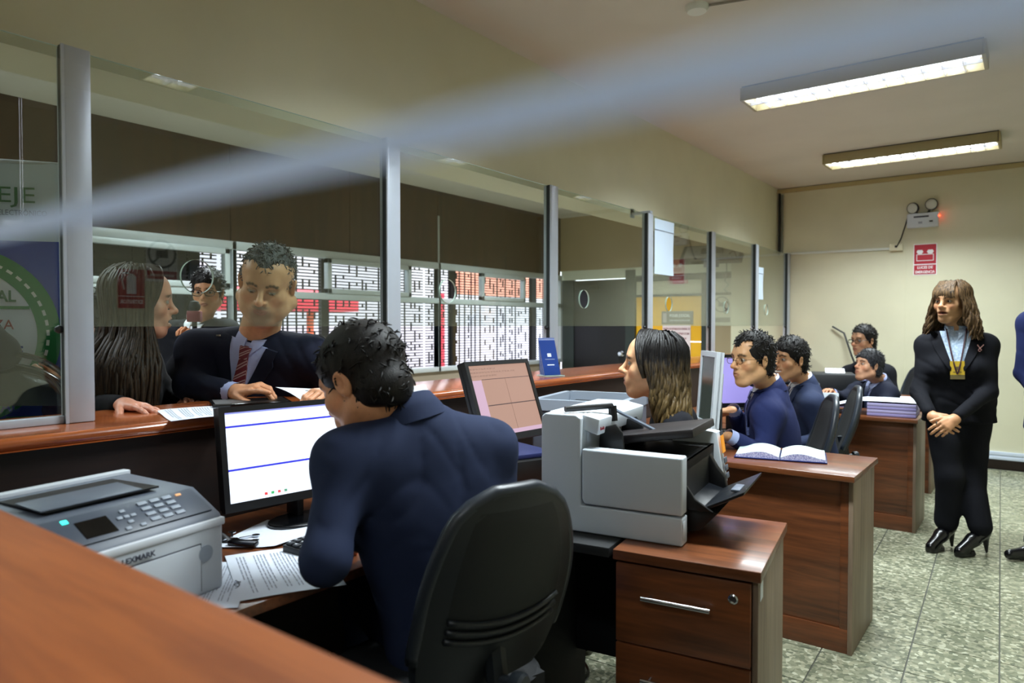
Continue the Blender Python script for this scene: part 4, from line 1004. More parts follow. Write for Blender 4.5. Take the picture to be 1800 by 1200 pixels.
# ------------------------------------------------------------------ people
def fabric(n, c): return mat(n, c, .85, spec=.2, bump=.10, bscale=900)
NAVY = fabric('suit_navy', '252e48'); NAVY2 = fabric('suit_bright_navy', '222a54'); BLK = fabric('suit_black', '0e0f16'); DKN = fabric('suit_dark_navy', '171b2c')
SH_BLUE = mat('shirt_blue', 'a9b4e0', .7, bump=.1, bscale=300); SH_W = mat('shirt_white', 'd6d8de', .7); SH_P = mat('shirt_pattern', 'c3d3e6', .7, vary=.5, col2='8fa6c2', vscale=90)
H_BLK = hair_mat('hair_black', '0a0908', '1a1614'); H_GREY = hair_mat('hair_grey', '17171a', '6c6d70'); H_SALT = hair_mat('hair_salt', '131215', '3e3e42'); H_BRN = hair_mat('hair_brown', '3a2a1a', '160f0a'); H_WAVE = hair_mat('hair_wavy', '15100d', '4a3620'); H_BLOND = hair_mat('hair_highlight', '745a3c', '2a1f16')
def stripes(name, a, b, c, ang):
    m = bpy.data.materials.new(name); m.use_nodes = True; nt = m.node_tree; bs = nt.nodes['Principled BSDF']; MATS[name] = m
    tc = nt.nodes.new('ShaderNodeTexCoord'); mp = nt.nodes.new('ShaderNodeMapping'); mp.inputs['Rotation'].default_value = ang
    wv = nt.nodes.new('ShaderNodeTexWave'); wv.inputs['Scale'].default_value = 17; wv.bands_direction = 'Z'; nt.links.new(tc.outputs['Object'], mp.inputs[0]); nt.links.new(mp.outputs[0], wv.inputs['Vector'])
    rp = nt.nodes.new('ShaderNodeValToRGB'); rp.color_ramp.interpolation = 'CONSTANT'; e = rp.color_ramp.elements; e[0].position = 0; e[0].color = lin(a); e[1].position = .62; e[1].color = lin(b)
    x = e.new(.74); x.color = lin(a); x = e.new(.84); x.color = lin(c); x = e.new(.93); x.color = lin(a)
    nt.links.new(wv.outputs['Fac'], rp.inputs[0]); nt.links.new(rp.outputs[0], bs.inputs['Base Color']); bs.inputs['Roughness'].default_value = .5
    return m
TIE_RED = stripes('tie_red_stripes', '641022', 'd8c4c0', 'b8a0a0', (R(40), R(40), 0)); TIE_BLUE = mat('tie_blue', '20264a', .5, vary=.6, col2='6a76a8', vscale=160)
V3 = lambda *a: Vector(a)
def drape_out(q, o, zs, amt):
    "push falling hair outside the shoulders"
    k = min(1, max(0, (zs - q.z) / .16)); k = k * k * (3 - 2 * k); c = Vector((o[0], o[1], q.z)); return c + (q - c) * (1 + amt * k)
def ombre(name, top, tip, z0, z1):
    "dyed hair, dark at the root and light at the ends (heights in metres)"
    m = mat(name, top, .45, spec=.35, bump=.35, bscale=90, stretch=(6, 6, .5)); nt = m.node_tree; tc = nt.nodes.new('ShaderNodeTexCoord'); sp_ = nt.nodes.new('ShaderNodeSeparateXYZ'); mr = nt.nodes.new('ShaderNodeMapRange'); mx = nt.nodes.new('ShaderNodeMix'); mx.data_type = 'RGBA'
    nz = nt.nodes.new('ShaderNodeTexNoise'); nz.inputs['Scale'].default_value = 28; mp = nt.nodes.new('ShaderNodeMapping'); mp.inputs['Scale'].default_value = (4, 4, .5); nt.links.new(tc.outputs['Object'], mp.inputs[0]); nt.links.new(mp.outputs[0], nz.inputs['Vector'])
    nt.links.new(tc.outputs['Object'], sp_.inputs[0]); ad = nt.nodes.new('ShaderNodeMath'); ad.operation = 'MULTIPLY_ADD'; ad.inputs[1].default_value = .22; nt.links.new(nz.outputs['Fac'], ad.inputs[0]); nt.links.new(sp_.outputs['Z'], ad.inputs[2])
    mr.inputs['From Min'].default_value = z1 + .11; mr.inputs['From Max'].default_value = z0 + .11; nt.links.new(ad.outputs[0], mr.inputs[0]); mx.inputs['A'].default_value = lin(tip); mx.inputs['B'].default_value = lin(top); nt.links.new(mr.outputs[0], mx.inputs['Factor']); nt.links.new(mx.outputs['Result'], nt.nodes['Principled BSDF'].inputs['Base Color']); return m
H_OMBRE = ombre('hair_ombre', '0e0b0b', '6a5530', 1.24, 1.02)

# near clerk, seen from behind
office_chair((-1.21, 1.29, 0), 163, 'black swivel chair of the near clerk, seen from behind', h=.045, detail=True)
person('man in a navy suit seen from behind, bowing his head over the desk', dict(head=at(640, 674, 1.76), hyaw=188, hpitch=-27, hroll=4, neck=at(712, 716, 1.78), shL=at(603, 806, 1.66), shR=at(858, 782, 1.86), elL=at(572, 985, 1.52), wrL=at(590, 960, 1.72), elR=at(885, 930, 1.92), wrR=at(770, 940, 2.05), pelvis=at(815, 1120, 1.80)),
       dict(skin='da9c74', hs=1.10, jacket=NAVY, shirt=SH_W, vox=.0034, cvox=.008, hem=.05, girth=1.0, dp=1.1, lids=(-.004, -.001), gaze=(0, .8, -.5), fold=.004, brow='0c0908', cuffs=False,
            hair=lambda r, o, M, s: hair_short(r, o, M, s, H_BLK, top=.022, side=.010, line=.060, back=-.062, rough=.0030, fringe=.15, step=.0032, tuft=700)))
# big man at the counter
def bigman_extra(r, k):
    for i, zz in enumerate((.245, .275)):
        for q in (-.018, .012): MB().lathe([(.006, 0), (.006, .003), (.003, .004)], k['proj'](q, zz, .008), k['fw'], 10).build('waistcoat_button', MATS['black_gloss'], r)
    MB().box((-.012, -.003, -.003), (.012, .003, .003), M=Matrix.Translation(k['proj'](.135, .02, .012))).build('lapel_pin', mat('pin', 'c8c4b0', .3, metal=.8), r)
    pa = k['proj'](-.145, .20, .006); pb = k['proj'](-.150, .27, .006); MB().tube([pa, pb], .0022, 6).build('pocket_pen', MATS['chrome'], r)
person('heavy man in a dark suit, blue shirt and red striped tie reading a paper', dict(head=at(470, 499, 2.70), hyaw=313, hpitch=-24, hroll=-9, neck=at(456, 585, 2.83), shL=at(548, 622, 2.80), shR=at(345, 612, 2.86), elR=at(332, 676, 2.72), wrR=at(408, 690, 2.60), elL=at(590, 676, 2.76), wrL=at(588, 690, 2.48), pelvis=V3(-2.72, 1.73, .82)),
       dict(skin='d09c76', hs=1.13, wide=1.10, jowl=1.3, nose=1.06, neck_r=.062, jacket=DKN, shirt=SH_BLUE, tie=TIE_RED, vneck=(.082, .27), girth=1.18, depth=1.15, belly=.03, arm=1.12, hem=.10, stubble='5a524c', stubble_amt=.54, lids=(-.006, -.0005), gaze=(0, .75, -.6), brow='2a211a', lip='a05c50', vox=.0030, mouth=0,
            hands=[dict(wrist=at(416, 690, 2.58), fdir=at(492, 672, 2.50) - at(420, 688, 2.58), normal=V3(.15, -.3, .95), side=V3(.6, -.7, .15), curl=(.10, .55, .6, .65), thumb=(.5, .35), s=1.12, fore=at(332, 676, 2.72)),
                   dict(wrist=at(588, 690, 2.48), fdir=at(560, 692, 2.40) - at(588, 690, 2.48), normal=V3(.1, .2, 1), side=V3(.7, .3, .2), curl=(.4, .5, .5, .5), s=1.05)],
            hair=lambda r, o, M, s: hair_short(r, o, M, s, H_GREY, top=.012, side=.005, line=.068, back=-.06, rough=.0028, recede=1, step=.0034), extra=bigman_extra))
# woman with long straight hair
person('woman with very long straight dark hair seen from behind at the counter', dict(head=at(247, 531, 2.66), hyaw=66, hpitch=-4, neck=at(232, 606, 2.72), shR=at(222, 640, 2.56), shL=at(250, 632, 2.88), elR=at(172, 712, 2.52), wrR=at(214, 712, 2.33), elL=at(300, 700, 2.90), wrL=at(338, 706, 2.78), pelvis=at(226, 810, 2.80)),
       dict(skin='d39a80', hs=1.06, jacket=BLK, shirt=BLK, girth=.82, depth=.85, arm=.85, hem=.1, cuffs=False, top_name='black_top', mouth=2, brow='20140e', lip='a04a44', bust=False,
            hands=[dict(wrist=at(216, 712, 2.32), fdir=at(300, 724, 2.24) - at(216, 712, 2.32), normal=V3(.0, .1, 1), side=V3(.8, -.4, -.1), curl=(.10, .10, .13, .16), spread=.16, thumb=(.7, .2), s=.98), dict(wrist=at(338, 702, 2.76), fdir=at(352, 712, 2.50) - at(338, 702, 2.76), normal=V3(.0, .1, 1), side=V3(-.5, -.5, 0), curl=(.18, .2, .2, .25), s=.92)],
            hair=lambda r, o, M, s: hair_long(r, o, M, s, H_BRN, .60, n=460, wave=.004, spreadw=.7, seed=4, r0=.0085, front=.34, side_out=1.02, drape=lambda q: drape_out(q, o, 1.36, .95))))
# reporter in the hall
def reporter_extra(r, k): glasses(r, k['H'], k['M'], k['s'], '0d0a09', h=.017)
person('man with dark-rimmed glasses standing back in the public hall', dict(head=at(366, 514, 4.10), hyaw=316, hpitch=-6, neck=at(352, 566, 4.18), shL=at(400, 582, 4.15), shR=at(300, 584, 4.22), elL=at(405, 660, 4.1), wrL=at(380, 640, 3.95), elR=at(296, 660, 4.2), wrR=at(330, 610, 3.98), pelvis=at(350, 700, 4.3)),
       dict(skin='c8926c', hs=1.0, jacket=BLK, shirt=SH_W, vneck=(.05, .16), collar=True, vox=.0042, brow='0c0908', hair=lambda r, o, M, s: hair_short(r, o, M, s, H_BLK, top=.026, side=.010, line=.062, back=-.06, rough=.004), extra=reporter_extra,
            hands=[dict(wrist=at(330, 610, 3.98), fdir=V3(.2, -.1, .9), normal=V3(-.3, .8, .1), side=V3(.8, .3, 0), curl=(.9, .9, .9, .9), step=.004)]))
# seated young woman in profile
person('young woman with wavy dark hair in left profile behind the scanner', dict(head=at(1147, 643, 2.62), hyaw=203, hpitch=3, neck=at(1178, 712, 2.66), shL=at(1186, 752, 2.50), shR=at(1180, 742, 2.84), elL=at(1190, 850, 2.45), wrL=at(1130, 850, 2.5), elR=at(1170, 840, 2.9), wrR=at(1110, 820, 2.9), pelvis=at(1205, 930, 2.70)),
       dict(skin='e8b288', hs=.99, jacket=BLK, shirt=BLK, girth=.82, depth=.85, arm=.85, hem=.05, cuffs=False, top_name='black_top', brow='1a110c', lip='a8585a', nose=1.02, vox=.0032,
            hair=lambda r, o, M, s: hair_long(r, o, M, s, H_OMBRE, .30, n=380, wave=.017, spreadw=2.0, seed=9, r0=.0075, front=.36, side_out=1.04, back_off=.05)))
# man with thin glasses
office_chair((-1.20, 3.98, 0), 205, 'black swivel chair of the man in thin-rimmed glasses')
person('man in a bright navy suit with thin-rimmed glasses turning to look left', dict(head=at(1323, 633, 3.66), hyaw=237, hpitch=-2, neck=at(1350, 675, 3.74), shL=at(1350, 728, 3.56), shR=at(1336, 715, 3.95), elL=at(1344, 800, 3.50), wrL=at(1285, 768, 3.44), elR=at(1310, 770, 3.98), wrR=at(1290, 722, 3.85), pelvis=at(1372, 850, 3.80)),
       dict(skin='cd9d72', hs=1.08, jacket=NAVY2, shirt=SH_W, tie=TIE_BLUE, vneck=(.060, .26), hem=.04, brow='120d0a', vox=.0036, nose=1.03, lip='96604a', cuffm=SH_BLUE,
            hands=[dict(wrist=at(1285, 768, 3.44), fdir=V3(-.9, .3, -.1), normal=V3(0, .1, 1), side=V3(.2, .9, .1), curl=(.3, .3, .3, .3), step=.0035), dict(wrist=at(1290, 722, 3.85), fdir=V3(-.9, -.2, -.1), normal=V3(0, .1, 1), side=V3(-.1, .9, .1), curl=(.3, .3, .3, .3), step=.0035)],
            hair=lambda r, o, M, s: hair_short(r, o, M, s, H_BLK, top=.020, side=.008, line=.070, back=-.055, rough=.0022, recede=1), extra=lambda r, k: glasses(r, k['H'], k['M'], k['s'], '6a5a3c', metal=True, w=.024, h=.015)))
# smiling man
office_chair((-1.22, 4.72, 0), 200, 'black swivel chair of the smiling man')
person('smiling young man in a navy suit behind the man with glasses', dict(head=at(1389, 633, 4.30), hyaw=239, hpitch=0, neck=at(1411, 669, 4.36), shL=at(1428, 712, 4.18), shR=at(1392, 700, 4.55), elL=at(1445, 772, 4.12), wrL=at(1385, 785, 4.1), elR=at(1380, 760, 4.5), wrR=at(1350, 770, 4.3), pelvis=at(1432, 815, 4.40)),
       dict(skin='cd9a72', hs=1.03, jacket=NAVY, shirt=SH_W, tie=TIE_BLUE, vneck=(.055, .24), hem=.04, brow='0f0b09', mouth=1, lids=(-.002, .0035), vox=.004, lip='a05e50',
            hair=lambda r, o, M, s: hair_short(r, o, M, s, H_BLK, top=.024, side=.009, line=.062, back=-.055, rough=.0028, fringe=.2)))
# reclining man
person('man slouching low in his seat with chin raised, behind the file stack', dict(head=at(1527, 643, 5.35), hyaw=228, hpitch=10, hroll=0, neck=at(1546, 668, 5.42), shL=at(1561, 692, 5.30), shR=at(1508, 686, 5.62), elL=at(1548, 735, 5.06), wrL=at(1496, 728, 5.08), elR=at(1478, 700, 5.55), wrR=at(1462, 690, 5.4), pelvis=at(1560, 785, 5.55)),
       dict(skin='c09070', hs=.94, jacket=DKN, shirt=SH_BLUE, tie=TIE_BLUE, vneck=(.055, .22), hem=.02, brow='171310', vox=.0046, cvox=.011, lids=(-.003, .002), hair=lambda r, o, M, s: hair_short(r, o, M, s, H_SALT, top=.020, side=.009, line=.058, back=-.055, rough=.003, fringe=.25)))
# far man with glasses
office_chair(tuple(at(1562, 800, 6.35).xy) + (0,), 225, 'black swivel chair by the back wall, its back showing beside the far man', h=.02)
person('man with dark glasses seated farthest back against the pale wall', dict(head=at(1518, 599, 6.05), hyaw=238, hpitch=-3, neck=at(1522, 634, 6.12), shL=at(1558, 655, 6.05), shR=at(1492, 656, 6.2), elL=at(1572, 700, 5.95), wrL=at(1530, 720, 5.85), elR=at(1480, 700, 6.15), wrR=at(1500, 690, 5.9), pelvis=at(1530, 735, 6.25)),
       dict(skin='c2906e', hs=1.02, jacket=BLK, shirt=SH_W, tie=TIE_BLUE, vneck=(.055, .24), hem=.02, brow='171310', vox=.005, cvox=.011, hair=lambda r, o, M, s: hair_short(r, o, M, s, H_BLK, top=.016, side=.007, line=.064, back=-.055), extra=lambda r, k: glasses(r, k['H'], k['M'], k['s'], '0d0a09', h=.016)))
# standing woman
def lady_extra(r, k):
    pr = k['proj']; lan = mat('lanyard', '3a1522', .6)
    for q in (-1, 1): MB().tube([pr(q * (.052 * (1 - t) ** .8), .0 + t * .27, .016) for t in [i / 9 for i in range(10)]], .0045, 6).build('lanyard', lan, r, smooth=True)
    c = pr(0, .30, .02); Mx = frame_M(c, k['rt'], k['fw'])
    MB().box((-.037, -.108, 0), (.037, .0, .003), M=Mx).build('id_badge', mat('badge_y', 'd8b63c', .3), r); b2 = MB()
    b2.box((-.037, -.026, .0031), (.037, -.0, .0036), M=Mx).box((-.022, -.045, .0031), (.022, -.04, .0036), M=Mx).box((-.012, -.075, .0031), (.012, -.055, .0036), M=Mx).build('badge_print', mat('badge_p', '6d6038', .5), r)
    p = pr(-.115, .115, .012)
    Mp = frame_M(p, k['rt'], k['fw']); MB().tube([Mp @ Vector(q) for q in ((-.02, -.018, 0), (.004, .008, .002), (.010, .016, .002), (0, .022, .002), (-.008, .014, .002), (.012, -.018, .001))], .0028, 6).build('ribbon_pin', mat('ribbon', 'e0a8a8', .4), r)
    for q, dz in ((.004, 0), (-.018, .008)):
        w_ = np3(at(1652 + q * 400, 742, 4.0)); MB().lathe([(.009, 0), (.0105, .002), (.0105, .004), (.009, .006)], w_, (1, .3, 0), 14).build('ring', MATS['chrome'], r)
person('standing woman in a black trouser suit with fringe, lanyard and heeled boots', dict(head=at(1672, 531, 4.26), hyaw=246, hpitch=-2, neck=at(1681, 578, 4.30), shR=at(1630, 606, 4.38), shL=at(1732, 606, 4.22), elR=at(1614, 688, 4.32), wrR=at(1636, 728, 4.10), elL=at(1738, 688, 4.14), wrL=at(1680, 734, 4.00), pelvis=at(1684, 712, 4.30), knR=at(1668, 838, 4.24), knL=at(1708, 836, 4.28), anR=V3(-.43, 4.98, .17), anL=V3(-.262, 4.975, .17), toeR=V3(-.45, -.9, 0), toeL=V3(-.6, -.8, 0)),
       dict(skin='c49670', hs=1.0, jacket=BLK, shirt=SH_P, vneck=(.092, .30), hem=.10, girth=1.0, depth=1.0, bust=True, arm=.88, heel=.085, ankle=.062, leg=1.08, brow='2a1c12', mouth=2, lip='8a4038', neck_r=.048, vox=.0036, cvox=.0085, cuffs=False,
            hands=[dict(wrist=at(1638, 731, 4.09), fdir=at(1668, 752, 4.00) - at(1638, 731, 4.09), normal=V3(-.3, -.9, .3), side=V3(.5, -.3, .8), curl=(.35, .4, .45, .5), s=.92, step=.003), dict(wrist=at(1679, 736, 4.00), fdir=at(1650, 756, 3.98) - at(1679, 736, 4.00), normal=V3(.2, -.9, .3), side=V3(-.5, -.3, .8), curl=(.35, .4, .45, .5), s=.92, step=.003)],
            hair=lambda r, o, M, s: hair_long(r, o, M, s, H_BLOND, 0.25, n=280, wave=.012, spreadw=2.4, seed=21, r0=.0085, front=.30, fringe=True, side_out=1.06), extra=lady_extra))
# partly visible man at the right edge
person('person in a dark navy jacket cut off by the right edge of the view', dict(head=at(1866, 478, 4.3), hyaw=250, hpitch=0, neck=at(1866, 540, 4.34), shR=at(1812, 566, 4.28), shL=at(1925, 566, 4.4), elR=at(1800, 655, 4.30), wrR=at(1838, 712, 4.10), elL=at(1935, 655, 4.3), wrL=at(1880, 712, 4.1), pelvis=at(1860, 700, 4.36), knR=at(1835, 850, 4.3), knL=at(1890, 850, 4.36), anR=V3(-.0, 5.05, .11), anL=V3(.22, 5.1, .11), toeR=V3(-.75, -.65, 0), toeL=V3(-.2, -.9, 0)),
       dict(skin='b48560', jacket=NAVY2, shirt=SH_W, tie=TIE_BLUE, vneck=(.06, .28), hem=.20, vox=.0038, cvox=.011, trousers=DKN, hair=lambda r, o, M, s: hair_short(r, o, M, s, H_BLK)))
# partly visible people at the left edge
person('person in black at the left edge, only an elbow showing before the banner', dict(head=at(-70, 430, 2.40), hyaw=20, hpitch=-8, neck=at(-75, 515, 2.45), shR=at(-60, 550, 2.32), shL=at(-85, 550, 2.62), elR=at(4, 620, 2.30), wrR=at(-70, 660, 2.30), elL=at(-75, 660, 2.62), wrL=at(-50, 690, 2.5), pelvis=at(-80, 800, 2.5)),
       dict(skin='b48560', jacket=BLK, shirt=BLK, cuffs=False, vox=.006, cvox=.011, hem=.1, hair=lambda r, o, M, s: hair_short(r, o, M, s, H_BLK)))
person('person in a dark red top hidden behind the nearest post', dict(head=at(137, 545, 3.3), hyaw=250, hpitch=-10, neck=at(137, 610, 3.35), shR=at(112, 648, 3.2), shL=at(168, 640, 3.4), elR=at(100, 720, 2.8), wrR=at(92, 690, 2.50), elL=at(165, 700, 3.2), wrL=at(150, 715, 2.9), pelvis=at(140, 760, 3.45)),
       dict(skin='a87858', jacket=fabric('maroon', '4a1420'), shirt=SH_W, girth=.7, depth=.8, arm=.85, cuffs=False, vox=.006, cvox=.010, hem=.1, hs=.9, top_name='red_top', hair=lambda r, o, M, s: hair_short(r, o, M, s, H_BLK, top=.02), hands=[dict(wrist=at(93, 684, 2.48), fdir=at(84, 655, 2.40) - at(93, 684, 2.48), normal=V3(.8, -.2, .3), side=V3(.1, -.8, .3), curl=(.8, .8, .8, .8), s=.9, step=.004)]))
# ------------------------------------------------------------------ equipment and small things
mat('scan_body', 'c6ced6', 0.4); mat('scan_light', 'd4dce4', .4); mat('plastic_grey', '5a6270', .45); mat('plastic_lgrey', '9aa4b2', .45); mat('plastic_white', 'c9d0d8', .4); mat('key_ink', 'c8ccd2', .5); mat('ink', '3c3f4c', .7); mat('ink_soft', '9a9fae', .7); mat('steelarm', '9aa6b8', .35, metal=.5)
# document scanner on the pedestal: local x along the long side, y away from the camera
SM = Matrix.Translation((-1.198, 1.740, .752)) @ Matrix.Rotation(R(8.6), 4, 'Z')
sc_ = thing('document_scanner', 'big pale grey document scanner on the drawer pedestal', 'scanner', M=SM)
L_, W_, H1, H2, XT = .43, .46, .345, .245, .125
MB().prism([(0, 0), (L_, 0), (L_, .078), (XT + .004, .078), (XT + .004, H1 - .01), (XT - .012, H1), (.012, H1), (0, H1 - .012)], 0, .055, axis=1).build('side_cover', MATS['scan_body'], sc_, bevel=.005, seg=3)
MB().prism([(XT + .016, .084), (L_, .084), (L_, H2), (XT + .008, H2 + .002), (XT + .008, .10)], -.002, .05, axis=1).build('side_door', MATS['scan_body'], sc_, bevel=.006, seg=3)
MB().box((L_ + .0005, .004, .018), (L_ + .002, .026, .068)).build('latch', MATS['scan_light'], sc_, bevel=.001)
MB().box((0, .055, .0), (XT, W_, H1)).build('tower', MATS['scan_body'], sc_, bevel=.006, seg=3)
MB().prism([(XT, H1 - .045), (XT + .05, H1 - .06), (XT + .055, H1 - .012), (XT, H1)], .02, W_ - .02, axis=1).build('head_bar', MATS['scan_light'], sc_, bevel=.004)
MB().box((XT, .06, .02), (L_ - .01, W_ - .06, .20)).build('inner_block', MATS['charcoal'], sc_)
MB().box((XT + .02, .052, .20), (L_ - .004, W_ - .055, .225)).build('inner_deck', MATS['black'], sc_)
for y0 in (.075, .27):                                       # feed guides
    MB().prism([(XT + .03, .235), (XT + .115, .205), (XT + .105, .29), (XT + .085, .315), (XT + .035, .30)], y0, y0 + .012, axis=1, M=Matrix.Rotation(R(0), 4, 'Z')).build('feed_guide', MATS['black'], sc_, bevel=.004)
MB().box((-.14, -.14, 0), (.13, .14, .026), M=Matrix.Translation((.30, .27, .262)) @ Matrix.Rotation(R(-9), 4, 'Y')).build('feed_tray', mat('tray_brown', '1f1a1c', .45), sc_, bevel=.005)
MB().box((L_ - .012, .05, .02), (L_ - .004, W_ - .05, .225)).build('front_plate', MATS['black'], sc_)
MB().tube([(.07, .02, H1 + .012), (XT + .05, .14, H1 + .016)], .009, 8).tube([(XT + .05, .14, H1 + .016), (XT + .054, .14, H1 - .03)], .014, 8).build('arm_pivot', MATS['black'], sc_, smooth=True)
MB().tube([(XT + .055, .14, H1 + .006), (.30, .25, .268)], .006, 6).build('support_arm', MATS['steelarm'], sc_)
cp = MB().prism([(L_ - .14, .02), (L_ + .02, .02), (L_ + .03, .10), (L_ + .005, .262), (L_ - .14, .275)], W_ - .055, W_, axis=1).build('control_column', MATS['scan_light'], sc_, bevel=.004)
tilt = Matrix.Translation((L_ + .0225, W_ - .028, .18)) @ Matrix.Rotation(R(-8.5), 4, 'Y')
MB().box((.002, -.02, .015), (.0045, .02, .07), M=tilt).build('display', mat('lcd', 'd88a1e', .4, emit=.5), cp)
MB().box((.002, -.02, .072), (.0042, .02, .084), M=tilt).build('control_label', MATS['ink'], cp)
for zq in (-.01, -.035, -.06): MB().box((.002, -.018, zq - .009), (.006, .018, zq + .009), M=tilt).build('button', MATS['plastic_grey'], cp, bevel=.002)
MB().prism([(L_ - .02, .10), (L_ + .035, .085), (L_ + .15, .145), (L_ + .152, .155), (L_ + .04, .098), (L_ - .02, .115)], .07, W_ - .10, axis=1).build('output_tray', mat('tray_black', '10141a', .35), sc_, bevel=.002)
MB().prism([(L_ - .01, .02), (L_ + .03, .03), (L_ + .08, .085), (L_ + .03, .085), (L_ - .01, .10)], .08, W_ - .11, axis=1).build('tray_base', MATS['black'], sc_, bevel=.003)
MB().prism([(L_ - .01, .10), (L_ + .05, .095), (L_ + .045, .13), (L_ + .02, .16), (L_ - .01, .21)], W_ - .12, W_ - .09, axis=1).build('output_guide', MATS['black'], sc_, bevel=.004); MB().prism([(L_ - .01, .09), (L_ + .07, .09), (L_ + .02, .12), (L_ - .01, .165)], .06, .072, axis=1).build('output_guide', MATS['black'], sc_, bevel=.003)
MB().box((L_ + .105, .12, .136), (L_ + .13, .20, .1445), M=Matrix.Translation((0, 0, .003))).build('tray_handle', MATS['plastic_grey'], sc_, bevel=.003)
tm = MB(); texts(tm, [('Kodak', 0, 0, .013, 1.0, True)], frame_M((XT + .0545, .045, H1 - .045), (0, 1, 0), (1, 0, 0))); tm.build('logo', mat('logo_red', '8c2530', .5), sc_)

# monitors
def monitor(name, label, c, heading, tiltdeg, w, h, scr_m, bez, deco=None, stand=True, bz=.018, foot_z=.752):
    "c = centre of the screen; heading = direction the screen faces (deg)"
    M = Matrix.Translation(c) @ Matrix.Rotation(R(heading + 90), 4, 'Z') @ Matrix.Rotation(R(-tiltdeg), 4, 'X')
    r = thing(name, label, 'monitor', M=Matrix.Translation((c[0], c[1], foot_z))); Mi = Matrix.Translation((-c[0], -c[1], -foot_z)) @ M
    # screen faces local -y
    fr = MB(); a, b = w / 2, h / 2
    fr.box((-a - bz, -.006, b), (a + bz, .02, b + bz), M=Mi).box((-a - bz, -.006, -b - bz * 1.5), (a + bz, .02, -b), M=Mi).box((-a - bz, -.006, -b), (-a, .02, b), M=Mi).box((a, -.006, -b), (a + bz, .02, b), M=Mi).box((-a - bz, .012, -b - bz), (a + bz, .03, b + bz), M=Mi); fr.box((-a * .6, .03, -b * .6), (a * .6, .055, b * .5), M=Mi)
    f = fr.build('bezel', bez, r)
    s = MB().box((-a, -.0015, -b), (a, .012, b), M=Mi).build('screen', scr_m, r)
    if deco: deco(s, Mi, a, b)
    if stand:
        p = Mi @ Vector((0, .045, -b * .4)); MB().box((p.x - .03, p.y - .012, .01), (p.x + .03, p.y + .012, p.z)).build('stand', MATS['black'], r, bevel=.004)
        ang = R(heading + 90); MB().prism([(.12 * math.cos(t) , .085 * math.sin(t) - .03) for t in [2 * math.pi * i / 24 for i in range(24)]], 0, .012, axis=2, M=Matrix.Rotation(ang, 4, 'Z')).build('base', MATS['black_gloss'], r, bevel=.003)
    return r, Mi
def deco1(s, Mi, a, b):
    blue = mat('ui_blue', '2a2cb0', .5, emit=1.0); grey = mat('ui_grey', 'b8bfd6', .5, emit=1.0)
    def bar(x0, z0, x1, z1, m, nm='screen_print'): MB().box((x0, -.0021, z0), (x1, -.0016, z1), M=Mi).build(nm, m, s)
    bar(-a, b * .66, a, b * .705, blue); bar(-a, -b * .30, a, -b * .255, blue); bar(-a, b * .965, a, b, mat('ui_lav', '8a90d8', .5, emit=1.0))
    g = MB()
    for i in range(9):
        z = b * (.58 - i * .085); g.box((-a * .97, -.0021, z - .0008), (-a * .80, -.0016, z + .0012), M=Mi); g.box((-a * .74, -.0021, z - .003), (-a * .74 + a * (.5 + .2 * (i % 3)), -.0016, z - .0022), M=Mi)
    for i in range(14): g.box((-a * .95 + i * a * .06, -.0021, b * .80), (-a * .95 + i * a * .06 + a * .025, -.0016, b * .84), M=Mi)
    for z in (-.40, -.46): g.box((-a * .97, -.0021, b * z), (-a * .25, -.0016, b * z + .0014), M=Mi)
    tag(g.build('screen_rows', grey, s), kind='stuff')
    for i, c in enumerate(('c03a3a', '3a9a5a', 'c04a4a', '5a8a70')): bar(-a * .55 + i * a * .09, -b * .94, -a * .51 + i * a * .09, -b * .88, mat('ui_i%d' % i, c, .5, emit=.8), 'taskbar_icon')
m1, Mi1 = monitor('computer_monitor', 'large black monitor with a white form on screen before the near clerk', (-1.845, 1.35, .975), -7, 8, .47, .262, mat('scr_white', 'dfe8f6', .3, emit=.85), MATS['black'], deco1, bz=.017)
def deco2(s, Mi, a, b):
    dk = mat('ui_dark', '3a2a2c', .5, emit=.3); pk = mat('ui_pink', '2a2428', .5, emit=.8, ecol='d8b4cc'); tx = mat('ui_text', '7a5c50', .5, emit=.3)
    for x0, z0, x1, z1, m in ((-a * .66, b * .585, a, b * .60, dk), (-a * .66, -b * .165, a, -b * .14, dk), (a * .12, -b * .9, a * .128, b * .585, tx), (-a, -b, -a * .68, b * .58, pk), (-a, -b, a, -b * .88, pk)): MB().box((x0, -.0022, z0), (x1, -.0016, z1), M=Mi).build('screen_print', m, s)
    g = MB()
    for i in range(3):
        for k in range(16 if i == 1 else 9): g.box((-a * .96 + k * a * .095, -.0022, b * (.88 - i * .10)), (-a * .96 + k * a * .095 + a * .07, -.0016, b * (.88 - i * .10) + .005), M=Mi)
    tag(g.build('screen_rows', tx, s), kind='stuff')
monitor('computer_monitor', 'tilted black monitor with a tan four-part screen behind the near clerk', tuple(at(890, 700, 2.42)), -4, 20, .30, .245, mat('scr_tan', '241c1a', .3, emit=.85, ecol='bb9686'), MATS['black'], deco2, bz=.015)
monitor('computer_monitor', 'white-framed monitor with a dark screen right of the young woman', at(1243, 682, 3.30), -142, 4, .20, .30, mat('scr_off', '48524c', .15), MATS['plastic_white'], None, bz=.024)
monitor('computer_monitor', 'monitor with a lilac screen in front of the man with thin-rimmed glasses', at(1292, 668, 4.02), -42, 6, .34, .26, mat('scr_lilac', '8f86c8', .3, emit=.75), MATS['black'], None)
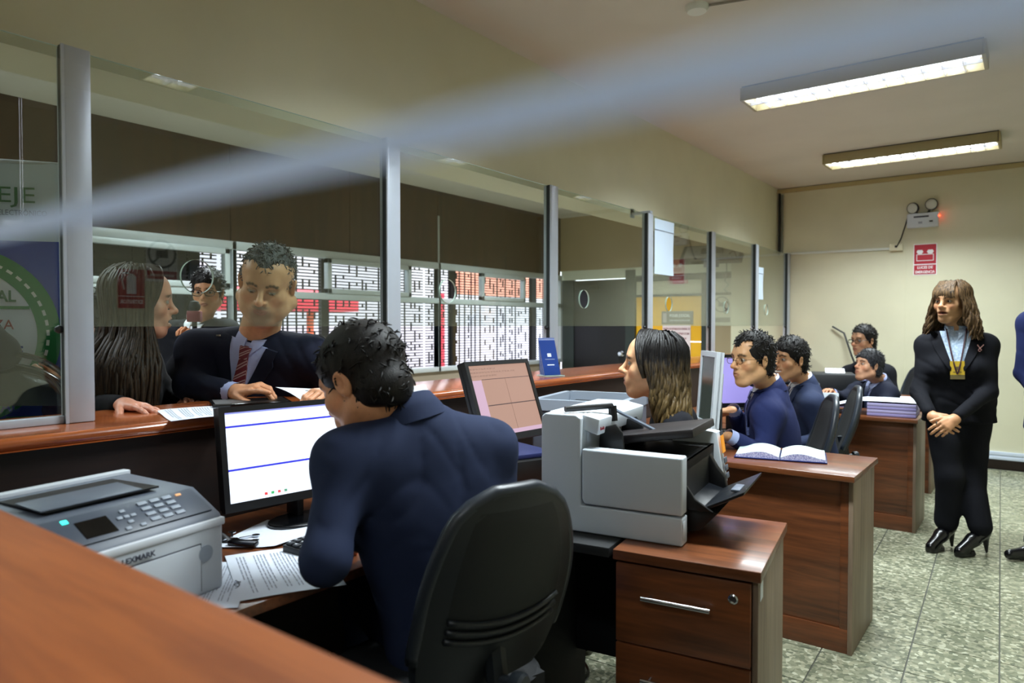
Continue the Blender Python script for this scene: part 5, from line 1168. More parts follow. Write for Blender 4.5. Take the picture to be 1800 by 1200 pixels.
# computer tower beside the tan monitor
tw = thing('desktop_computer', 'black desktop computer under the tan monitor with blue papers on it', 'computer', atz(893, 838, .752) + Vector((-.02, .03, 0)), R(-20))
MB().box((-.16, -.10, 0), (.16, .16, .085)).build('case', MATS['black'], tw, bevel=.004); MB().box((-.14, -.103, .02), (.12, -.1, .034)).build('drive_slot', MATS['plastic_lgrey'], tw); MB().box((-.17, -.09, .086), (.13, .14, .104)).build('folder', mat('folder_blue', '1a2250', .5), tw, bevel=.003)

# keyboards
def keyboard(label, loc, rz):
    r = thing('keyboard', label, 'keyboard', loc, rz)
    MB().prism([(-.075, 0), (.075, 0), (.075, .022), (-.075, .010)], -.22, .22, axis=0).build('case', MATS['black'], r, bevel=.003)
    km = None
    for j in range(6):
        for i in range(18):
            if km is None: o = MB().box((-.0095, -.0095, 0), (.0095, .0095, .006)).build('key', MATS['charcoal'], r, bevel=.0015); km = o.data
            else: o = bpy.data.objects.new('key', km); COL.objects.link(o); o.parent = r
            o.location = (-.205 + i * .0241, -.062 + j * .0242, .0115 + (j * .0242) * .08)
    g = MB()
    for j in range(6):
        for i in range(18): g.box((-.208 + i * .0241, -.060 + j * .0242, .0180 + j * .00194), (-.202 + i * .0241, -.054 + j * .0242, .0184 + j * .00194))
    tag(g.build('key_legends', MATS['key_ink'], r), kind='stuff'); return r
keyboard('black keyboard under the near clerk\'s left arm', (-1.565, 1.345, .752), R(98))
r = thing('keyboard', 'small black keyboard before the man with thin-rimmed glasses', 'keyboard', atz(1278, 722, .752), R(75)); MB().prism([(-.07, 0), (.07, 0), (.07, .02), (-.07, .01)], -.2, .2, axis=0).build('case', MATS['black'], r, bevel=.003); MB().box((-.19, -.06, .012), (.19, .06, .024)).build('key_block', MATS['charcoal'], r, bevel=.003)

# papers
def sheet(label, pts, lift=.0, curl=.0, text=True, name='paper_sheet', z=.752):
    "pts: four floor-plan corners (x, y) in order; lift per corner via curl"
    c = sum((Vector(p) for p in pts), Vector((0, 0))) / 4; r = thing(name, label, 'paper', (c.x, c.y, z)); q = [Vector(p) - c for p in pts]
    def fn(a, b):
        p = (q[0] * (1 - a) + q[1] * a) * (1 - b) + (q[3] * (1 - a) + q[2] * a) * b; return (p.x, p.y, .002 + lift + curl * (a ** 3) * (.5 + .5 * b) + .0015 * math.sin(6 * a + 4 * b))
    mb = MB(); mb.grid(fn, 12, 12); mb.build('sheet', MATS['paper'], r, smooth=True)
    if text:
        g = MB(); rnd = random.Random(len(label))
        for i in range(22):
            b = .10 + i * .036
            if i in (3, 4, 9, 17): continue
            x1 = .9 - .3 * rnd.random() * (i % 4 == 0)
            a0 = .1
            while a0 < x1 - .05:
                a1 = min(a0 + rnd.uniform(.04, .12), x1); P4 = [Vector(fn(*t)) + Vector((0, 0, .0012)) for t in ((a0, b), (a1, b), (a1, b + .011), (a0, b + .011))]; g.add(P4, [(0, 1, 2, 3)]); a0 = a1 + .015
        tag(g.build('printed_lines', MATS['ink_soft'], r), kind='stuff')
        pts_ = [Vector(fn(.55 + .10 * math.cos(t * 1.9) * (1 - t / 9), .90 + .035 * math.sin(t * 2.7))) + Vector((0, 0, .002)) for t in [i * .3 for i in range(22)]]; MB().tube(pts_, .0007, 4).build('signature', MATS['ink'], r)
    return r
sheet('signed letter lying at the edge of the near clerk\'s desk', [(-1.70, 1.005), (-1.395, .860), (-1.285, 1.065), (-1.59, 1.21)][::1], z=.753)
sheet('printed sheet half under the signed letter near the grey printer', [(-1.74, .90), (-1.50, .70), (-1.37, .84), (-1.61, 1.03)], z=.7515)
sheet('white sheets lying under the keys beside the large monitor', [(-1.80, 1.02), (-1.66, 1.13), (-1.66, 1.36), (-1.92, 1.28)], text=False, z=.752, curl=.01)
sheet('white document under the long-haired woman\'s hand on the counter', [(-2.30, 1.12), (-2.0, 1.02), (-1.99, 1.215), (-2.25, 1.35)], z=1.082)
bp = thing('held_letter', 'white letter held by the heavy man over the counter', 'paper', at(530, 690, 2.42)); o0 = Vector(at(530, 690, 2.42)); cs = [at(484, 680, 2.50) - o0, at(530, 704, 2.40) - o0, at(585, 697, 2.38) - o0, at(572, 684, 2.50) - o0]
MB().grid(lambda a, b: (cs[0] * (1 - a) + cs[1] * a) * (1 - b) + (cs[3] * (1 - a) + cs[2] * a) * b + Vector((0, 0, .006 * math.sin(3 * a))), 8, 8).build('sheet', MATS['paper'], bp, smooth=True); MB().tube([cs[0] * .2 + cs[2] * .3 + Vector((0, 0, .008)), cs[2] * .6 + Vector((0, 0, .008)), cs[3] * .5 + Vector((0, 0, .008))], .0012, 5).build('pen_marks', MATS['ink'], bp)
tb = thing('tablet_case', 'thin black tablet case on the counter under the heavy man\'s hand', 'tablet', tuple(atz(440, 709, 1.083).xy) + (1.082,), R(64)); MB().box((-.13, -.09, 0), (.13, .09, .012)).build('case', MATS['black_gloss'], tb, bevel=.004); MB().box((-.12, -.08, .012), (.12, .08, .0126)).build('cover', MATS['black'], tb)
# keys and phone
ky = thing('bunch_of_keys', 'bunch of keys with a dark pouch on the desk by the white sheets', 'keys', tuple(atz(408, 952, .752).xy) + (.752,), .4)
MB().lathe([(.018, -.0015), (.020, 0), (.018, .0015), (.016, 0), (.018, -.0015)], (0, 0, .006)).build('key_ring', MATS['chrome'], ky, smooth=True)
for i, a in enumerate((.2, .9, 2.2, 3.3, 4.4)):
    k = Matrix.Rotation(a, 4, 'Z'); o = MB().box((.02, -.003, .004 + i * .002), (.062, .003, .0065 + i * .002), M=k).lathe([(.011, 0), (.011, .0025)], k @ Vector((.066, 0, .004 + i * .002)), n=14).build('key', MATS['chrome'], ky)
MB().grid(lambda a, b: (-.10 + .11 * a, -.01 + .06 * (b - .5) * (1 - .5 * a), .004 + .028 * math.sin(math.pi * a) * math.sin(math.pi * b)), 9, 9).build('pouch', MATS['black'], ky, smooth=True)
MB().box((.015, -.045, .004), (.10, -.018, .018)).build('car_key_fob', MATS['black_gloss'], ky, bevel=.005)
phn = thing('mobile_phone', 'phone with a blue lit screen beside the grey printer', 'phone', tuple(atz(332, 982, .752).xy) + (.752,), R(28)); MB().box((-.075, -.036, 0), (.075, .036, .010)).build('case', MATS['black'], phn, bevel=.004); MB().box((-.065, -.031, .010), (.065, .031, .0106)).build('screen', mat('phone_blue', '2a28c8', .2, emit=.7), phn)

# laser printer in the left foreground: local x = along its front (to the right in view), y = towards the counter
PM = Matrix.Translation((-1.475, .72, .752)) @ Matrix.Rotation(R(100), 4, 'Z')
pr_ = thing('laser_printer', 'grey and white laser printer with a keypad in the left foreground', 'printer', M=PM)
# front face at y=0 (faces +X world), right end x=.17
MB().prism([(-.21, 0), (.17, 0), (.17, .36), (-.21, .36)], 0, .165, axis=2).build('body', MATS['plastic_white'], pr_, bevel=.010, seg=3)
MB().prism([(0, .155), (.012, .175), (.10, .225), (.34, .235), (.36, .215), (.36, .155)], -.212, .172, axis=0).build('upper_body', MATS['plastic_grey'], pr_, bevel=.008, seg=3)
MB().box((-.15, .13, .2335), (.10, .30, .2375)).build('exit_slot', MATS['black'], pr_); MB().prism([(.13, .236), (.22, .242), (.22, .246), (.13, .240)], -.16, .06, axis=0).build('exit_flap', MATS['plastic_grey'], pr_, bevel=.002)
MB().box((-.215, .335, .226), (.172, .362, .243)).build('rear_rim', MATS['plastic_white'], pr_, bevel=.003)
MB().box((-.213, -.003, .148), (.173, .014, .166)).build('front_rim', mat('rim_white', 'e2e8f0', .35), pr_, bevel=.004)
kp = Matrix.Translation((0, .055, .2005)) @ Matrix.Rotation(math.atan2(.05, .088), 4, 'X')
MB().box((-.20, -.040, .0), (.155, .045, .004), M=kp).build('control_panel', mat('panel_grey', '4a5260', .4), pr_, bevel=.002)
MB().box((-.13, -.028, .004), (-.065, .022, .0055), M=kp).build('display', MATS['black_gloss'], pr_)
MB().box((-.15, .026, .004), (-.138, .036, .006), M=kp).build('status_light', mat('led_cyan', '3ad8c8', .3, emit=2), pr_); MB().box((.105, .028, .004), (.118, .034, .006), M=kp).build('indicator', mat('led_amber', 'd8a070', .3, emit=.6), pr_)
for i in range(3):
    for j in range(4): MB().box((.010 + i * .030, .026 - j * .018, .004), (.032 + i * .030, .036 - j * .018, .007), M=kp).build('key', MATS['plastic_lgrey'], pr_, bevel=.001)
for x, y in ((-.03, .022), (-.045, .004), (-.015, .004), (-.03, -.013), (-.03, .004), (-.045, -.03), (-.012, -.03)): MB().box((x - .006, y - .004, .004), (x + .006, y + .004, .007), M=kp).build('key', MATS['plastic_lgrey'], pr_, bevel=.001)
MB().box((-.17, -.0035, .012), (.105, -.0015, .118)).build('tray_door', MATS['plastic_white'], pr_, bevel=.001)
MB().box((-.172, -.0015, .118), (.107, -.0008, .1205)).build('door_seam', MATS['ink'], pr_); MB().box((.1055, -.0015, .012), (.1075, -.0008, .1205)).build('door_seam', MATS['ink'], pr_)
MB().lathe([(.019, 0), (.019, .003), (.013, .0035)], (.118, -.0005, .095), (0, -1, 0), 20).build('grip', MATS['plastic_lgrey'], pr_)
tm = MB(); texts(tm, [('LEXMARK', -.045, .128, .016, 1.05, True)], frame_M((0, -.0042, 0), (1, 0, 0), (0, -1, 0))); tm.build('logo', MATS['ink'], pr_)
# second printer
p2 = thing('desktop_printer', 'grey flat printer behind the scanner in front of the young woman', 'printer', tuple(atz(1065, 770, .752).xy) + (.752,), R(12)); p2.location = (-1.70, 2.92, .752)
MB().box((-.22, -.25, 0), (.20, .22, .22)).build('body', MATS['plastic_grey'], p2, bevel=.012, seg=3); f = MB(); f.box((-.225, -.255, .22), (.205, -.225, .27)).box((-.225, .195, .22), (.205, .225, .27)).box((-.225, -.255, .22), (-.195, .225, .27)).box((.175, -.255, .22), (.205, .225, .27)); f.build('lid_frame', MATS['plastic_lgrey'], p2); MB().box((-.15, -.18, .215), (.14, .16, .232)).build('paper_well', MATS['black'], p2)
# open ledger on desk A
lg = thing('open_ledger', 'open ledger with blue covers on the first return desk', 'book', (-.955, 3.36, .752), R(14))
def page(sgn):
    return lambda a, b: (sgn * (.004 + .185 * a), (b - .5) * .25, .010 + .030 * math.sin(min(1, a * 1.15) * 2.6) * (1 - .55 * a) + .004 * (1 - a))
for sgn in (-1, 1):
    fn = page(sgn); mb = MB(); n = 12; top = [fn(i / 11, j / 5) for i in range(n) for j in range(6)]; bot = [(p[0], p[1], .004) for p in top]; mb.add(top, [(i * 6 + j, (i + 1) * 6 + j, (i + 1) * 6 + j + 1, i * 6 + j + 1) for i in range(n - 1) for j in range(5)]); m_ = MB()
    mb.build('pages', mat('ledger_page', 'd4e6e2', .7), lg, smooth=True)
    for j in (0, 5):
        e = MB(); vs = [top[i * 6 + j] for i in range(n)] + [bot[i * 6 + j] for i in range(n)]; e.add(vs, [(i, i + 1, i + 1 + n, i + n) for i in range(n - 1)]); e.build('page_edge', mat('page_edge', '6a6cae', .7, vary=.8, col2='d8d8ee', vscale=260), lg)
    MB().box((min(sgn * .0, sgn * .197), -.132, 0), (max(sgn * .0, sgn * .197), .132, .005)).build('cover', mat('cover_blue', '1c2460', .4), lg, bevel=.002)
# stack of files on desk B
fs_ = thing('file_stack', 'stack of lilac-edged files with a curled sheet on the second return desk', 'files', (-.83, 5.40, .752), R(3))
for i in range(4): MB().box((-.10, -.17, .022 * i), (.19, .16, .022 * i + .0205)).build('file', mat('lilac%d' % (i % 2), ('8f87b8', 'a59ec6')[i % 2], .6), fs_, bevel=.002)
MB().grid(lambda a, b: (-.36 + .55 * a, -.17 + .33 * b, .090 + .010 * math.sin(2.2 * a) - .062 * max(0, .38 - a) ** 1.1 * 2.4), 16, 6).build('top_sheet', MATS['paper'], fs_, smooth=True)
MB().grid(lambda a, b: (-.37 + .12 * (1 - math.cos(a * 4.2)) * .6, -.17 + .33 * b, .012 + .035 * math.sin(a * 3.0)), 14, 4).build('curled_sheet', mat('curl', 'b8b4dc', .6), fs_, smooth=True)
st2 = thing('paper_pile', 'small pile of papers at the far desk beside the standing woman', 'paper', tuple(atz(1594, 704, .752).xy) + (.752,), .1); MB().box((-.1, -.12, 0), (.12, .12, .02)).build('pile', mat('pilecol', '9fc0cc', .7), st2, bevel=.002); MB().box((-.09, -.11, .02), (.11, .11, .024)).build('top_sheet', MATS['paper'], st2)
# black printer and small white one in front of the reclining man
bp2 = thing('black_printer', 'black printer with a paper in front of the slouching man', 'printer', tuple(at(1462, 690, 5.9).xy) + (.752,), R(15)); MB().prism([(-.22, 0), (.22, 0), (.22, .17), (.16, .21), (-.16, .21), (-.22, .15)], -.17, .17, axis=1).build('body', MATS['charcoal'], bp2, bevel=.012); MB().box((-.05, .05, .2), (.10, .17, .204), M=Matrix.Rotation(R(16), 4, 'X')).build('paper', MATS['paper'], bp2); MB().lathe([(.022, 0), (.022, .003)], (-.12, -.172, .12), (0, -1, 0), 18).build('emblem', MATS['plastic_lgrey'], bp2)
wp = thing('small_calculator', 'small white adding machine beside the smiling man\'s shoulder', 'calculator', tuple(at(1452, 704, 5.0).xy) + (.752,), R(20)); MB().prism([(-.10, 0), (.10, 0), (.10, .06), (-.10, .14)], -.07, .07, axis=0).build('body', MATS['plastic_white'], wp, bevel=.006); MB().box((-.05, -.06, .075), (.05, .06, .085), M=Matrix.Rotation(R(-21), 4, 'X') @ Matrix.Translation((0, 0, .02))).build('keypad', MATS['plastic_grey'], wp)
# small coloured things on the glasses man's desk
cu = thing('pen_cup', 'red and white pen cup by the lilac monitor', 'cup', tuple(at(1304, 700, 4.05).xy) + (.752,)); MB().lathe([(.03, 0), (.032, .09), (.029, .09), (.028, .01)], (0, 0, 0)).build('cup', mat('cup_red', 'b8303a', .5), cu, smooth=True); MB().tube([(0, 0, .02), (.02, .01, .16)], .004, 6).build('pen', MATS['paper'], cu); MB().tube([(.01, 0, .02), (-.02, .01, .15)], .004, 6).build('pen', mat('pen_green', '2a9a5a', .5), cu)
fo = thing('blue_folder', 'blue folder lying before the lilac monitor', 'folder', tuple(atz(1285, 716, .752).xy) + (.752,), .4); MB().box((-.12, -.09, 0), (.12, .09, .012)).build('cover', MATS['folder_blue'], fo, bevel=.002); MB().box((-.11, -.08, .012), (.11, .08, .014)).build('label', MATS['paper'], fo)
# brochure holders on the counter
def brochures(label, loc, rz, n=7):
    r = thing('brochure_holder', label, 'brochures', loc, rz)
    MB().box((-.06, -.06, 0), (.06, .05, .004)).build('tray', MATS['glass_edge'], r); MB().box((-.06, .03, .004), (.06, .033, .16)).build('back_plate', MATS['window_glass'], r); MB().box((-.06, -.045, .004), (.06, -.042, .05)).build('front_lip', MATS['window_glass'], r)
    for i in range(n):
        y = -.03 + i * .009; Mx = Matrix.Translation((0, y, .006)) @ Matrix.Rotation(R(-4 - 2.4 * (n - i)), 4, 'X')
        b = MB().box((-.05, 0, 0), (.05, .0022, .205), M=Mx).build('brochure', mat('bro_blue', '1d3f8c', .3) if i % 2 == 0 else mat('bro_edge', 'a9b6dc', .4), r)
        if i == 0: MB().box((-.012, -.0006, .105), (.012, 0, .125), M=Mx).box((-.022, -.0006, .055), (.022, 0, .061), M=Mx).box((-.03, -.0006, .09), (.03, 0, .0915), M=Mx).build('cover_print', MATS['paper'], b)
    return r
brochures('blue brochures in a clear holder right of the tan monitor', tuple(atz(967, 660, 1.082).xy) + (1.082,), R(62)); brochures('blue brochures mostly hidden behind the bowed clerk\'s head', tuple((at(668, 655, 2.93)).xy) + (1.082,), R(40))

# banner in the hall (printed cloth on a stand)
BX = Vector((-3.145, 1.17, 0)); bd = Vector((-.55, -.83, 0)).normalized()      # right edge and direction towards the left edge
nb = bd.cross(Vector((0, 0, 1))).normalized()
if nb.dot(Vector((1, 0, 0))) < 0: nb = -nb
bn = thing('roll_up_banner', 'tall printed banner with a green ring and blue field behind the glass at left', 'banner', (BX.x, BX.y, 0))
BW = .85; BZ0, BZ1 = .05, 2.005
BMx = Matrix(((-bd.x, 0, nb.x, 0), (-bd.y, 0, nb.y, 0), (0, 1, 0, 0), (0, 0, 0, 1)))          # local x to the right (0 = right edge), y up, z out of the print
def wav(x, y): return .010 * math.sin(9 * x + 2.2 * y) * math.sin(2.0 * y + 1)
MB().grid(lambda a, b: BMx @ Vector((-BW * a, BZ0 + (BZ1 - BZ0) * b, wav(-BW * a, b * 2))), 24, 30).build('cloth', mat('ban_white', 'c6d6ee', .5), bn, smooth=True)
def flat(poly, m, off, nm):
    mb = MB(); mb.add([BMx @ Vector((x, y, wav(x, (y - BZ0) / (BZ1 - BZ0) * 2) + off)) for x, y in poly], [tuple(range(len(poly)))]); return mb.build(nm, m, bn)
def strip(x0, y0, x1, y1, m, off, nm, n=20):
    mb = MB(); mb.grid(lambda a, b: BMx @ Vector((x0 + (x1 - x0) * a, y0 + (y1 - y0) * b, wav(x0 + (x1 - x0) * a, (y0 + (y1 - y0) * b - BZ0) / (BZ1 - BZ0) * 2) + off)), n, n); return mb.build(nm, m, bn, smooth=True)
strip(-BW, .4, 0, 1.695, mat('ban_blue', '1f3fb4', .5), .002, 'blue_field')
cx, cy = -.36, 1.32
def ringpart(r0, r1, a0, a1, m, off, nm, n=48, ex=1.0):
    mb = MB(); vs = []; fs = []
    for i in range(n + 1):
        a = R(a0 + (a1 - a0) * i / n)
        for r_ in (r0, (r0 + r1) / 2, r1):
            x, y = cx + r_ * math.cos(a), cy + ex * r_ * math.sin(a); vs.append(BMx @ Vector((x, y, wav(x, (y - BZ0) / (BZ1 - BZ0) * 2) + off)))
    for i in range(n):
        for j in (0, 1): fs.append((i * 3 + j, i * 3 + j + 1, i * 3 + j + 4, i * 3 + j + 3))
    mb.add(vs, fs); return mb.build(nm, m, bn, smooth=True)
ringpart(.0, .275, 0, 360, mat('ban_inner', 'dfe4f4', .5), .004, 'inner_disc'); ringpart(.27, .352, 0, 360, mat('ban_green', '2c8a4e', .5), .006, 'green_ring', 64); strip(-.20, .74, -.06, 1.0, MATS['ban_green'], .005, 'green_tail')
for i in range(48):
    a = i * 7.5; ringpart(.302, .313, a, a + 4.2, mat('ban_dash', 'f0f4f0', .5), .008, 'ring_dash', 2)
def btext(items, m, nm):
    mb = MB()
    for t, x, y, sz, xs, bd_ in items:
        vs, fs = text_mesh(t, sz, xs=xs, bold=bd_); mb.add([BMx @ (v + Vector((x, y, wav(x + v.x, (y + v.y - BZ0) / (BZ1 - BZ0) * 2) + .008))) for v in vs], fs)
    return mb.build(nm, m, bn)
btext([('EJE', -.155, 1.845, .088, 1.25, False)], mat('ban_dgreen', '1e6e4a', .5), 'title'); btext([('EXPEDIENTE JUDICIAL ELECTR\u00d3NICO', -.262, 1.795, .030, .84, False)], mat('ban_ink', '39456a', .5), 'subtitle')
btext([('JUDICIAL', -.275, 1.455, .062, .9, True)], MATS['ban_dgreen'], 'line_one'); strip(-.50, 1.425, -.115, 1.437, MATS['ban_green'], .007, 'underline', 6)
btext([('CONFIANZA', -.32, 1.345, .055, .95, False)], mat('ban_red', '9a2834', .5), 'line_two'); btext([('TRANSPARENTE', -.33, 1.235, .062, .85, True), ('\u00c1GIL', -.22, 1.11, .062, .9, True), ('EFICAZ AL', -.28, 1.02, .06, .9, True)], mat('ban_lblue', '28409c', .5), 'lower_lines')
MB().box((-.02, -.02, 0), (.02, .02, 2.02), M=Matrix.Translation(-nb * .05 + bd * .42)).build('pole', MATS['alu_dark'], bn); MB().box((-.43, -.1, 0), (.43, .1, .05), M=Matrix.Translation(bd * .42) @ Matrix.Rotation(math.atan2(bd.y, bd.x), 4, 'Z')).build('base', MATS['alu'], bn, bevel=.01); MB().tube([BMx @ Vector((0.005, BZ1, 0)), BMx @ Vector((-BW, BZ1, 0))], .008, 8).build('top_rail', MATS['alu'], bn)

# black handbag on the counter at the far left
hb = thing('handbag', 'glossy black rounded handbag on the counter behind the leftmost pane', 'bag', tuple(at(30, 735, 2.34).xy) + (1.082,), R(52))
MB().grid(lambda a, b: (-.20 + .38 * a, (.05 - .02 * b) * (1 if True else 1) * math.cos(math.pi * a) * 0 + .055 * math.sin(math.pi * a) ** .4 * (2 * b - 1) * 1.0, .15 * math.sin(math.pi * a) ** .5 * (1 - (2 * b - 1) ** 4 * .9)), 22, 12).build('body', MATS['black_gloss'], hb, smooth=True, ang=0)
for y in (-.05, -.035): MB().tube([(-.20 + .40 * i / 20, y, .02 + .165 * math.sin(math.pi * (i / 20)) ** .55) for i in range(21)], .008, 8).build('handle', MATS['black_gloss'], hb, smooth=True)
MB().tube([(.02 + .14 * math.sin(t * 1.57), -.06, .145 * math.cos(t * 1.57) + .005) for t in [i / 10 for i in range(11)]], .004, 6).build('strap', MATS['black'], hb, smooth=True)
# reporter's microphone
mc = thing('microphone', 'dark red microphone cube with a white round logo held by the reporter', 'microphone', M=Matrix.Translation(at(342, 556, 3.86)) @ Matrix.Rotation(R(-40), 4, 'Z'))
MB().box((-.035, -.035, -.03), (.035, .035, .03)).build('flag_cube', mat('mic_red', '6e1426', .5), mc, bevel=.006); MB().lathe([(.022, 0), (.030, .012), (.032, .03), (.022, .052), (.004, .058)], (0, 0, .03)).build('foam', MATS['black_soft'], mc, smooth=True); MB().cyl((0, 0, -.18), (0, 0, -.03), .013, 12).build('grip', MATS['black'], mc, smooth=True); MB().lathe([(.024, 0), (.024, .002), (.019, .002), (.019, 0)], (0, -.0352, 0), (0, -1, 0), 20).build('logo_ring', MATS['paper'], mc)
tm = MB(); texts(tm, [('Rtv', 0, -.008, .022, .8, True)], frame_M((0, -.0365, 0), (1, 0, 0), (0, -1, 0))); tm.build('logo', MATS['paper'], mc)

# signs -------------------------------------------------------------
mat('sign_red', 'b0182c', .5); mat('sign_white', 'f0eef0', .5); mat('sign_black', '1a1a1c', .5)
es = thing('emergency_sign', 'red emergency light sign on the back wall under the lamp unit', 'sign', (-.912, YB, 2.02))
MB().box((-.102, -.004, -.155), (.102, 0, .155)).build('border', MATS['sign_white'], es); MB().box((-.095, -.0055, -.045), (.095, -.004, .148)).build('upper_field', MATS['sign_red'], es); MB().box((-.095, -.0055, -.148), (.095, -.004, -.055)).build('lower_field', MATS['sign_red'], es)
pic = MB()
for a, b in (((-.075, .0), (.075, .006)), ((-.075, .062), (.075, .068)), ((-.075, .0), (-.069, .068)), ((.069, 0), (.075, .068))): pic.box((a[0], -.007, a[1] - .015), (b[0], -.0055, b[1] - .015))
for q in (-1, 1):
    pic.prism([(q * .045 - .030, .075), (q * .045 - .015, .055), (q * .045 + .015, .055), (q * .045 + .030, .075), (q * .045 + .02, .095), (q * .045 - .02, .095)], -.007, -.0055, axis=1)
pic.build('pictogram', MATS['sign_white'], es)
tm = MB(); texts(tm, [('LUCES DE', 0, -.092, .036, .85, True), ('EMERGENCIA', 0, -.137, .036, .78, True)], frame_M((0, -.0062, 0), (1, 0, 0), (0, -1, 0))); tm.build('lettering', MATS['sign_white'], es)
el = thing('emergency_light', 'twin-head emergency light unit with a red indicator on the back wall', 'lamp', (-.932, YB, 2.41))
MB().box((-.135, -.075, -.075), (.135, 0, .065)).build('case', MATS['plastic_white'], el, bevel=.006)
for q, dy, az in ((-.085, .12, -.35), (.075, .145, -.1)):
    d = Vector((az, -.9, -.12)).normalized(); b = Vector((q, -.055, dy)); h = MB().lathe([(.030, -.05), (.052, -.02), (.058, .0), (.056, .012), (.046, .014)], b, d, 22).build('lamp_head', MATS['charcoal'], el, smooth=True)
    MB().lathe([(.050, .0125), (.046, .018), (.03, .024), (.005, .027)], b, d, 22).build('lens', mat('lens', 'c9ccc4', .25), h, smooth=True); MB().tube([b - d * .03, Vector((q * .6, -.04, .06))], .012, 8).build('neck', MATS['black'], h)
MB().box((-.075, -.0765, .02), (.055, -.075, .036)).build('brand_strip', MATS['ink'], el); MB().box((.06, -.0775, -.03), (.09, -.075, -.015)).build('switch', MATS['black'], el); MB().box((-.035, -.0775, -.04), (.0, -.075, -.02)).build('rating_label', MATS['ink_soft'], el)
MB().lathe([(.009, 0), (.009, .012), (.004, .016)], (.135, -.045, .03), (1, -.2, 0), 12).build('indicator', mat('led_red', 'ff3018', .3, emit=14), el); MB().tube([(-.135, -.03, .03), (-.15, -.03, -.03), (-.19, -.03, -.17), (-.225, -.04, -.25)], .006, 6).build('cable', MATS['black'], el, smooth=True)
# plaque and poster at the end of the hall
pq = thing('plaque', 'grey plaque lettered PODER JUDICIAL on the yellow partition', 'sign', (-3.70, YH + .045, 1.46)); MB().box((-.215, -.006, -.085), (.215, 0, .085)).build('plate', mat('plq', '76706c', .5), pq, bevel=.002)
cr = MB(); cr.box((-.195, -.008, -.06), (-.145, -.006, .06)); cr.build('crest', mat('plqcrest', 'b8a8a8', .5), pq); tm = MB(); texts(tm, [('PODER JUDICIAL', .035, .01, .052, .70, True), ('CORTE SUPERIOR DE JUSTICIA DE LIMA', .035, -.045, .03, .52, False)], frame_M((0, -.0065, 0), (1, 0, 0), (0, -1, 0))); tm.build('lettering', MATS['sign_white'], pq)
ps = thing('wall_poster', 'white poster with red lettering below the grey plaque', 'poster', (-3.71, YH + .045, 1.06)); MB().box((-.19, -.004, -.31), (.19, 0, .31)).build('sheet', mat('poster_pink', 'ecd9da', .6), ps); tm = MB(); rd = mat('poster_red', '7a1f2c', .6)
texts(tm, [('CENTRO DE DISTRIBUCION GENERAL DE', 0, .245, .036, .54, True), ('LOS JUZGADOS DE PAZ LETRADO DE LIMA', 0, .185, .036, .50, True), ('JUZGADOS LABORALES', .03, .125, .032, .62, True), ('Y PENALES', .03, .075, .032, .62, True), ('HORARIO DE ATENCION', .04, .0, .032, .6, True), ('LUNES A VIERNES', .04, -.06, .03, .6, False), ('8:00 - 16:30', .04, -.12, .03, .7, False)], frame_M((0, -.0045, 0), (1, 0, 0), (0, -1, 0))); tm.build('lettering', rd, ps)
rs = thing('red_notice', 'small red notice above the yellow panels', 'sign', (-3.66, YH + .045, 1.945)); MB().box((-.10, -.004, -.05), (.10, 0, .05)).build('plate', MATS['sign_red'], rs); MB().box((-.095, -.0055, -.045), (.095, -.004, -.008)).build('lower_field', mat('sign_pink', 'd9a8a8', .5), rs); tm = MB(); texts(tm, [('NO FUMAR', 0, .006, .04, .8, True)], frame_M((0, -.0048, 0), (1, 0, 0), (0, -1, 0))); tm.build('lettering', MATS['sign_white'], rs)
np_ = thing('no_photo_sign', 'round grey prohibition sign with a caption in the far pane', 'sign', (-3.12, YH + .045, 1.60))
MB().box((-.13, -.003, -.24), (.13, 0, .15)).build('sheet', MATS['pane_pale'], np_)
def prohib(root, c, rad, m, m2, out=-.004):
    n = 32; mb = MB(); vs = []
    for k in range(n):
        a = 2 * math.pi * k / n
        for q in (rad, rad * .84): vs.append((c[0] + q * math.cos(a), out, c[1] + q * math.sin(a)))
    mb.add(vs, [(2 * k, 2 * k + 1, (2 * k + 3) % (2 * n), (2 * k + 2) % (2 * n)) for k in range(n)]); mb.build('ring', m, root)
    MB().box((-rad * .86, out - .0005, -rad * .07), (rad * .86, out, rad * .07), M=Matrix.Translation((c[0], 0, c[1])) @ Matrix.Rotation(R(45), 4, 'Y')).build('slash', m, root)
    MB().box((c[0] - rad * .42, out + .0005, c[1] - rad * .26), (c[0] + rad * .42, out + .001, c[1] + rad * .24)).lathe([(rad * .18, 0), (rad * .18, .001)], (c[0], out, c[1]), (0, -1, 0), 16).build('camera_icon', m2, root)
prohib(np_, (0, .02), .10, mat('sign_grey', '77736c', .5), MATS['sign_grey']); MB().box((-.11, -.005, -.20), (.11, -.003, -.14)).build('caption', MATS['sign_grey'], np_)
# signs on the wall behind the clerks (seen mirrored in the glass)
def wallsign(name, label, y, z): return thing(name, label, 'sign', M=Matrix.Translation((XR, y, z)) @ Matrix.Rotation(R(-90), 4, 'Z'))
s1 = wallsign('extinguisher_sign', 'red extinguisher sign on the wall opposite, mirrored in the glass', 2.56, 1.645); MB().box((-.10, -.004, -.15), (.10, 0, .15)).build('field', MATS['sign_red'], s1); MB().box((-.10, -.005, -.062), (.10, -.004, -.056)).build('divider', MATS['sign_white'], s1); MB().prism([(-.035, -.04), (.035, -.04), (.035, .09), (.012, .115), (-.012, .115), (-.035, .09)], -.006, -.004, axis=1).tube([(0.01, -.006, .115), (.06, -.006, .12), (.07, -.006, .06), (.055, -.006, -.01)], .005, 5).build('pictogram', MATS['sign_white'], s1)
tm = MB(); texts(tm, [('EXTINTOR', 0, -.115, .042, .82, True)], frame_M((0, -.0045, 0), (1, 0, 0), (0, -1, 0))); tm.build('lettering', MATS['sign_white'], s1)
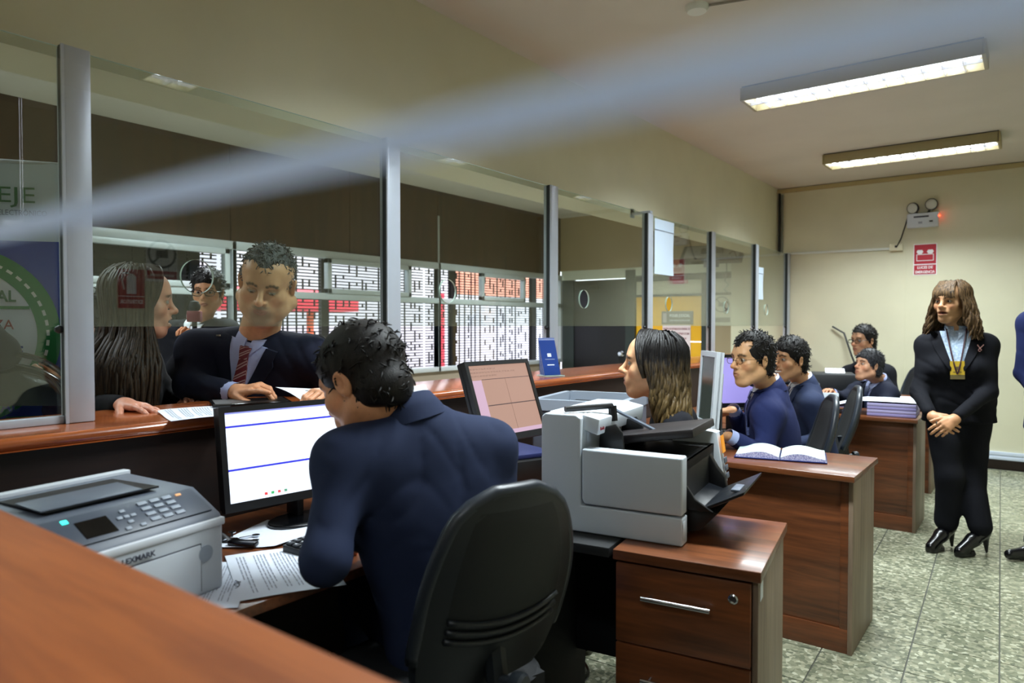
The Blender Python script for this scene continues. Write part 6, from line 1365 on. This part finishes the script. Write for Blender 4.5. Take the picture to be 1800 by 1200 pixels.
s2 = wallsign('camera_ban_sign', 'white no-photo sign on the wall opposite, mirrored in the glass', 2.80, 1.93); MB().box((-.125, -.003, -.22), (.125, 0, .13)).build('sheet', MATS['sign_white'], s2); prohib(s2, (0, .0), .115, MATS['sign_black'], MATS['sign_black']); MB().box((-.12, -.005, -.20), (.12, -.003, -.135)).build('caption', MATS['sign_red'], s2)
tm = MB(); texts(tm, [('NO TOMAR FOTOGRAFIAS', 0, -.178, .026, .6, True)], frame_M((0, -.0055, 0), (1, 0, 0), (0, -1, 0))); tm.build('lettering', MATS['sign_white'], s2)
# television bracket in the hall
tv = thing('television', 'black television on a bracket high in the hall, screen turned away', 'television', M=Matrix.Translation(at(1252, 447, 8.0)) @ Matrix.Rotation(R(14), 4, 'Z') @ Matrix.Rotation(R(-62), 4, 'X'))
MB().box((-.34, -.03, -.21), (.34, .03, .21)).build('case', MATS['black'], tv, bevel=.008); MB().box((-.30, -.034, -.17), (.30, -.03, .17)).build('back_panel', mat('tvback', '8f8a84', .4), tv); MB().box((-.12, -.06, -.05), (.12, -.034, .06)).build('port_cover', MATS['charcoal'], tv, bevel=.006)
MB().box((-.02, .03, -.02), (.02, .30, .02)).build('bracket', MATS['alu_dark'], tv); MB().tube([(.2, -.04, -.1), (.26, -.12, -.2), (.30, -.05, -.28), (.36, -.06, -.2)], .008, 6).build('cable', MATS['black'], tv, smooth=True); MB().box((-.06, -.04, -.30), (.10, .03, -.21)).build('receiver', MATS['plastic_grey'], tv, bevel=.004)
hcab = thing('hanging_cable', 'thin dark cable looping down the far partition pane', 'cable', (-3.05, YH + .01, 1.9)); MB().tube([(0, 0, .22), (.005, -.005, .1), (-.02, 0, .0), (.03, -.005, -.04), (-.03, 0, -.10), (.06, -.004, -.17)], .006, 6).build('cable', mat('cablegrey', '6c7068', .6), hcab, smooth=True)
fl = thing('flex_cable', 'black cable hanging in a curve against the back wall', 'cable', (-1.66, YB - .03, .9)); MB().tube([(-.10, 0, .45), (.02, -.02, .38), (.10, -.05, .15), (.20, -.08, -.10)], .010, 6).build('cable', MATS['black'], fl, smooth=True)
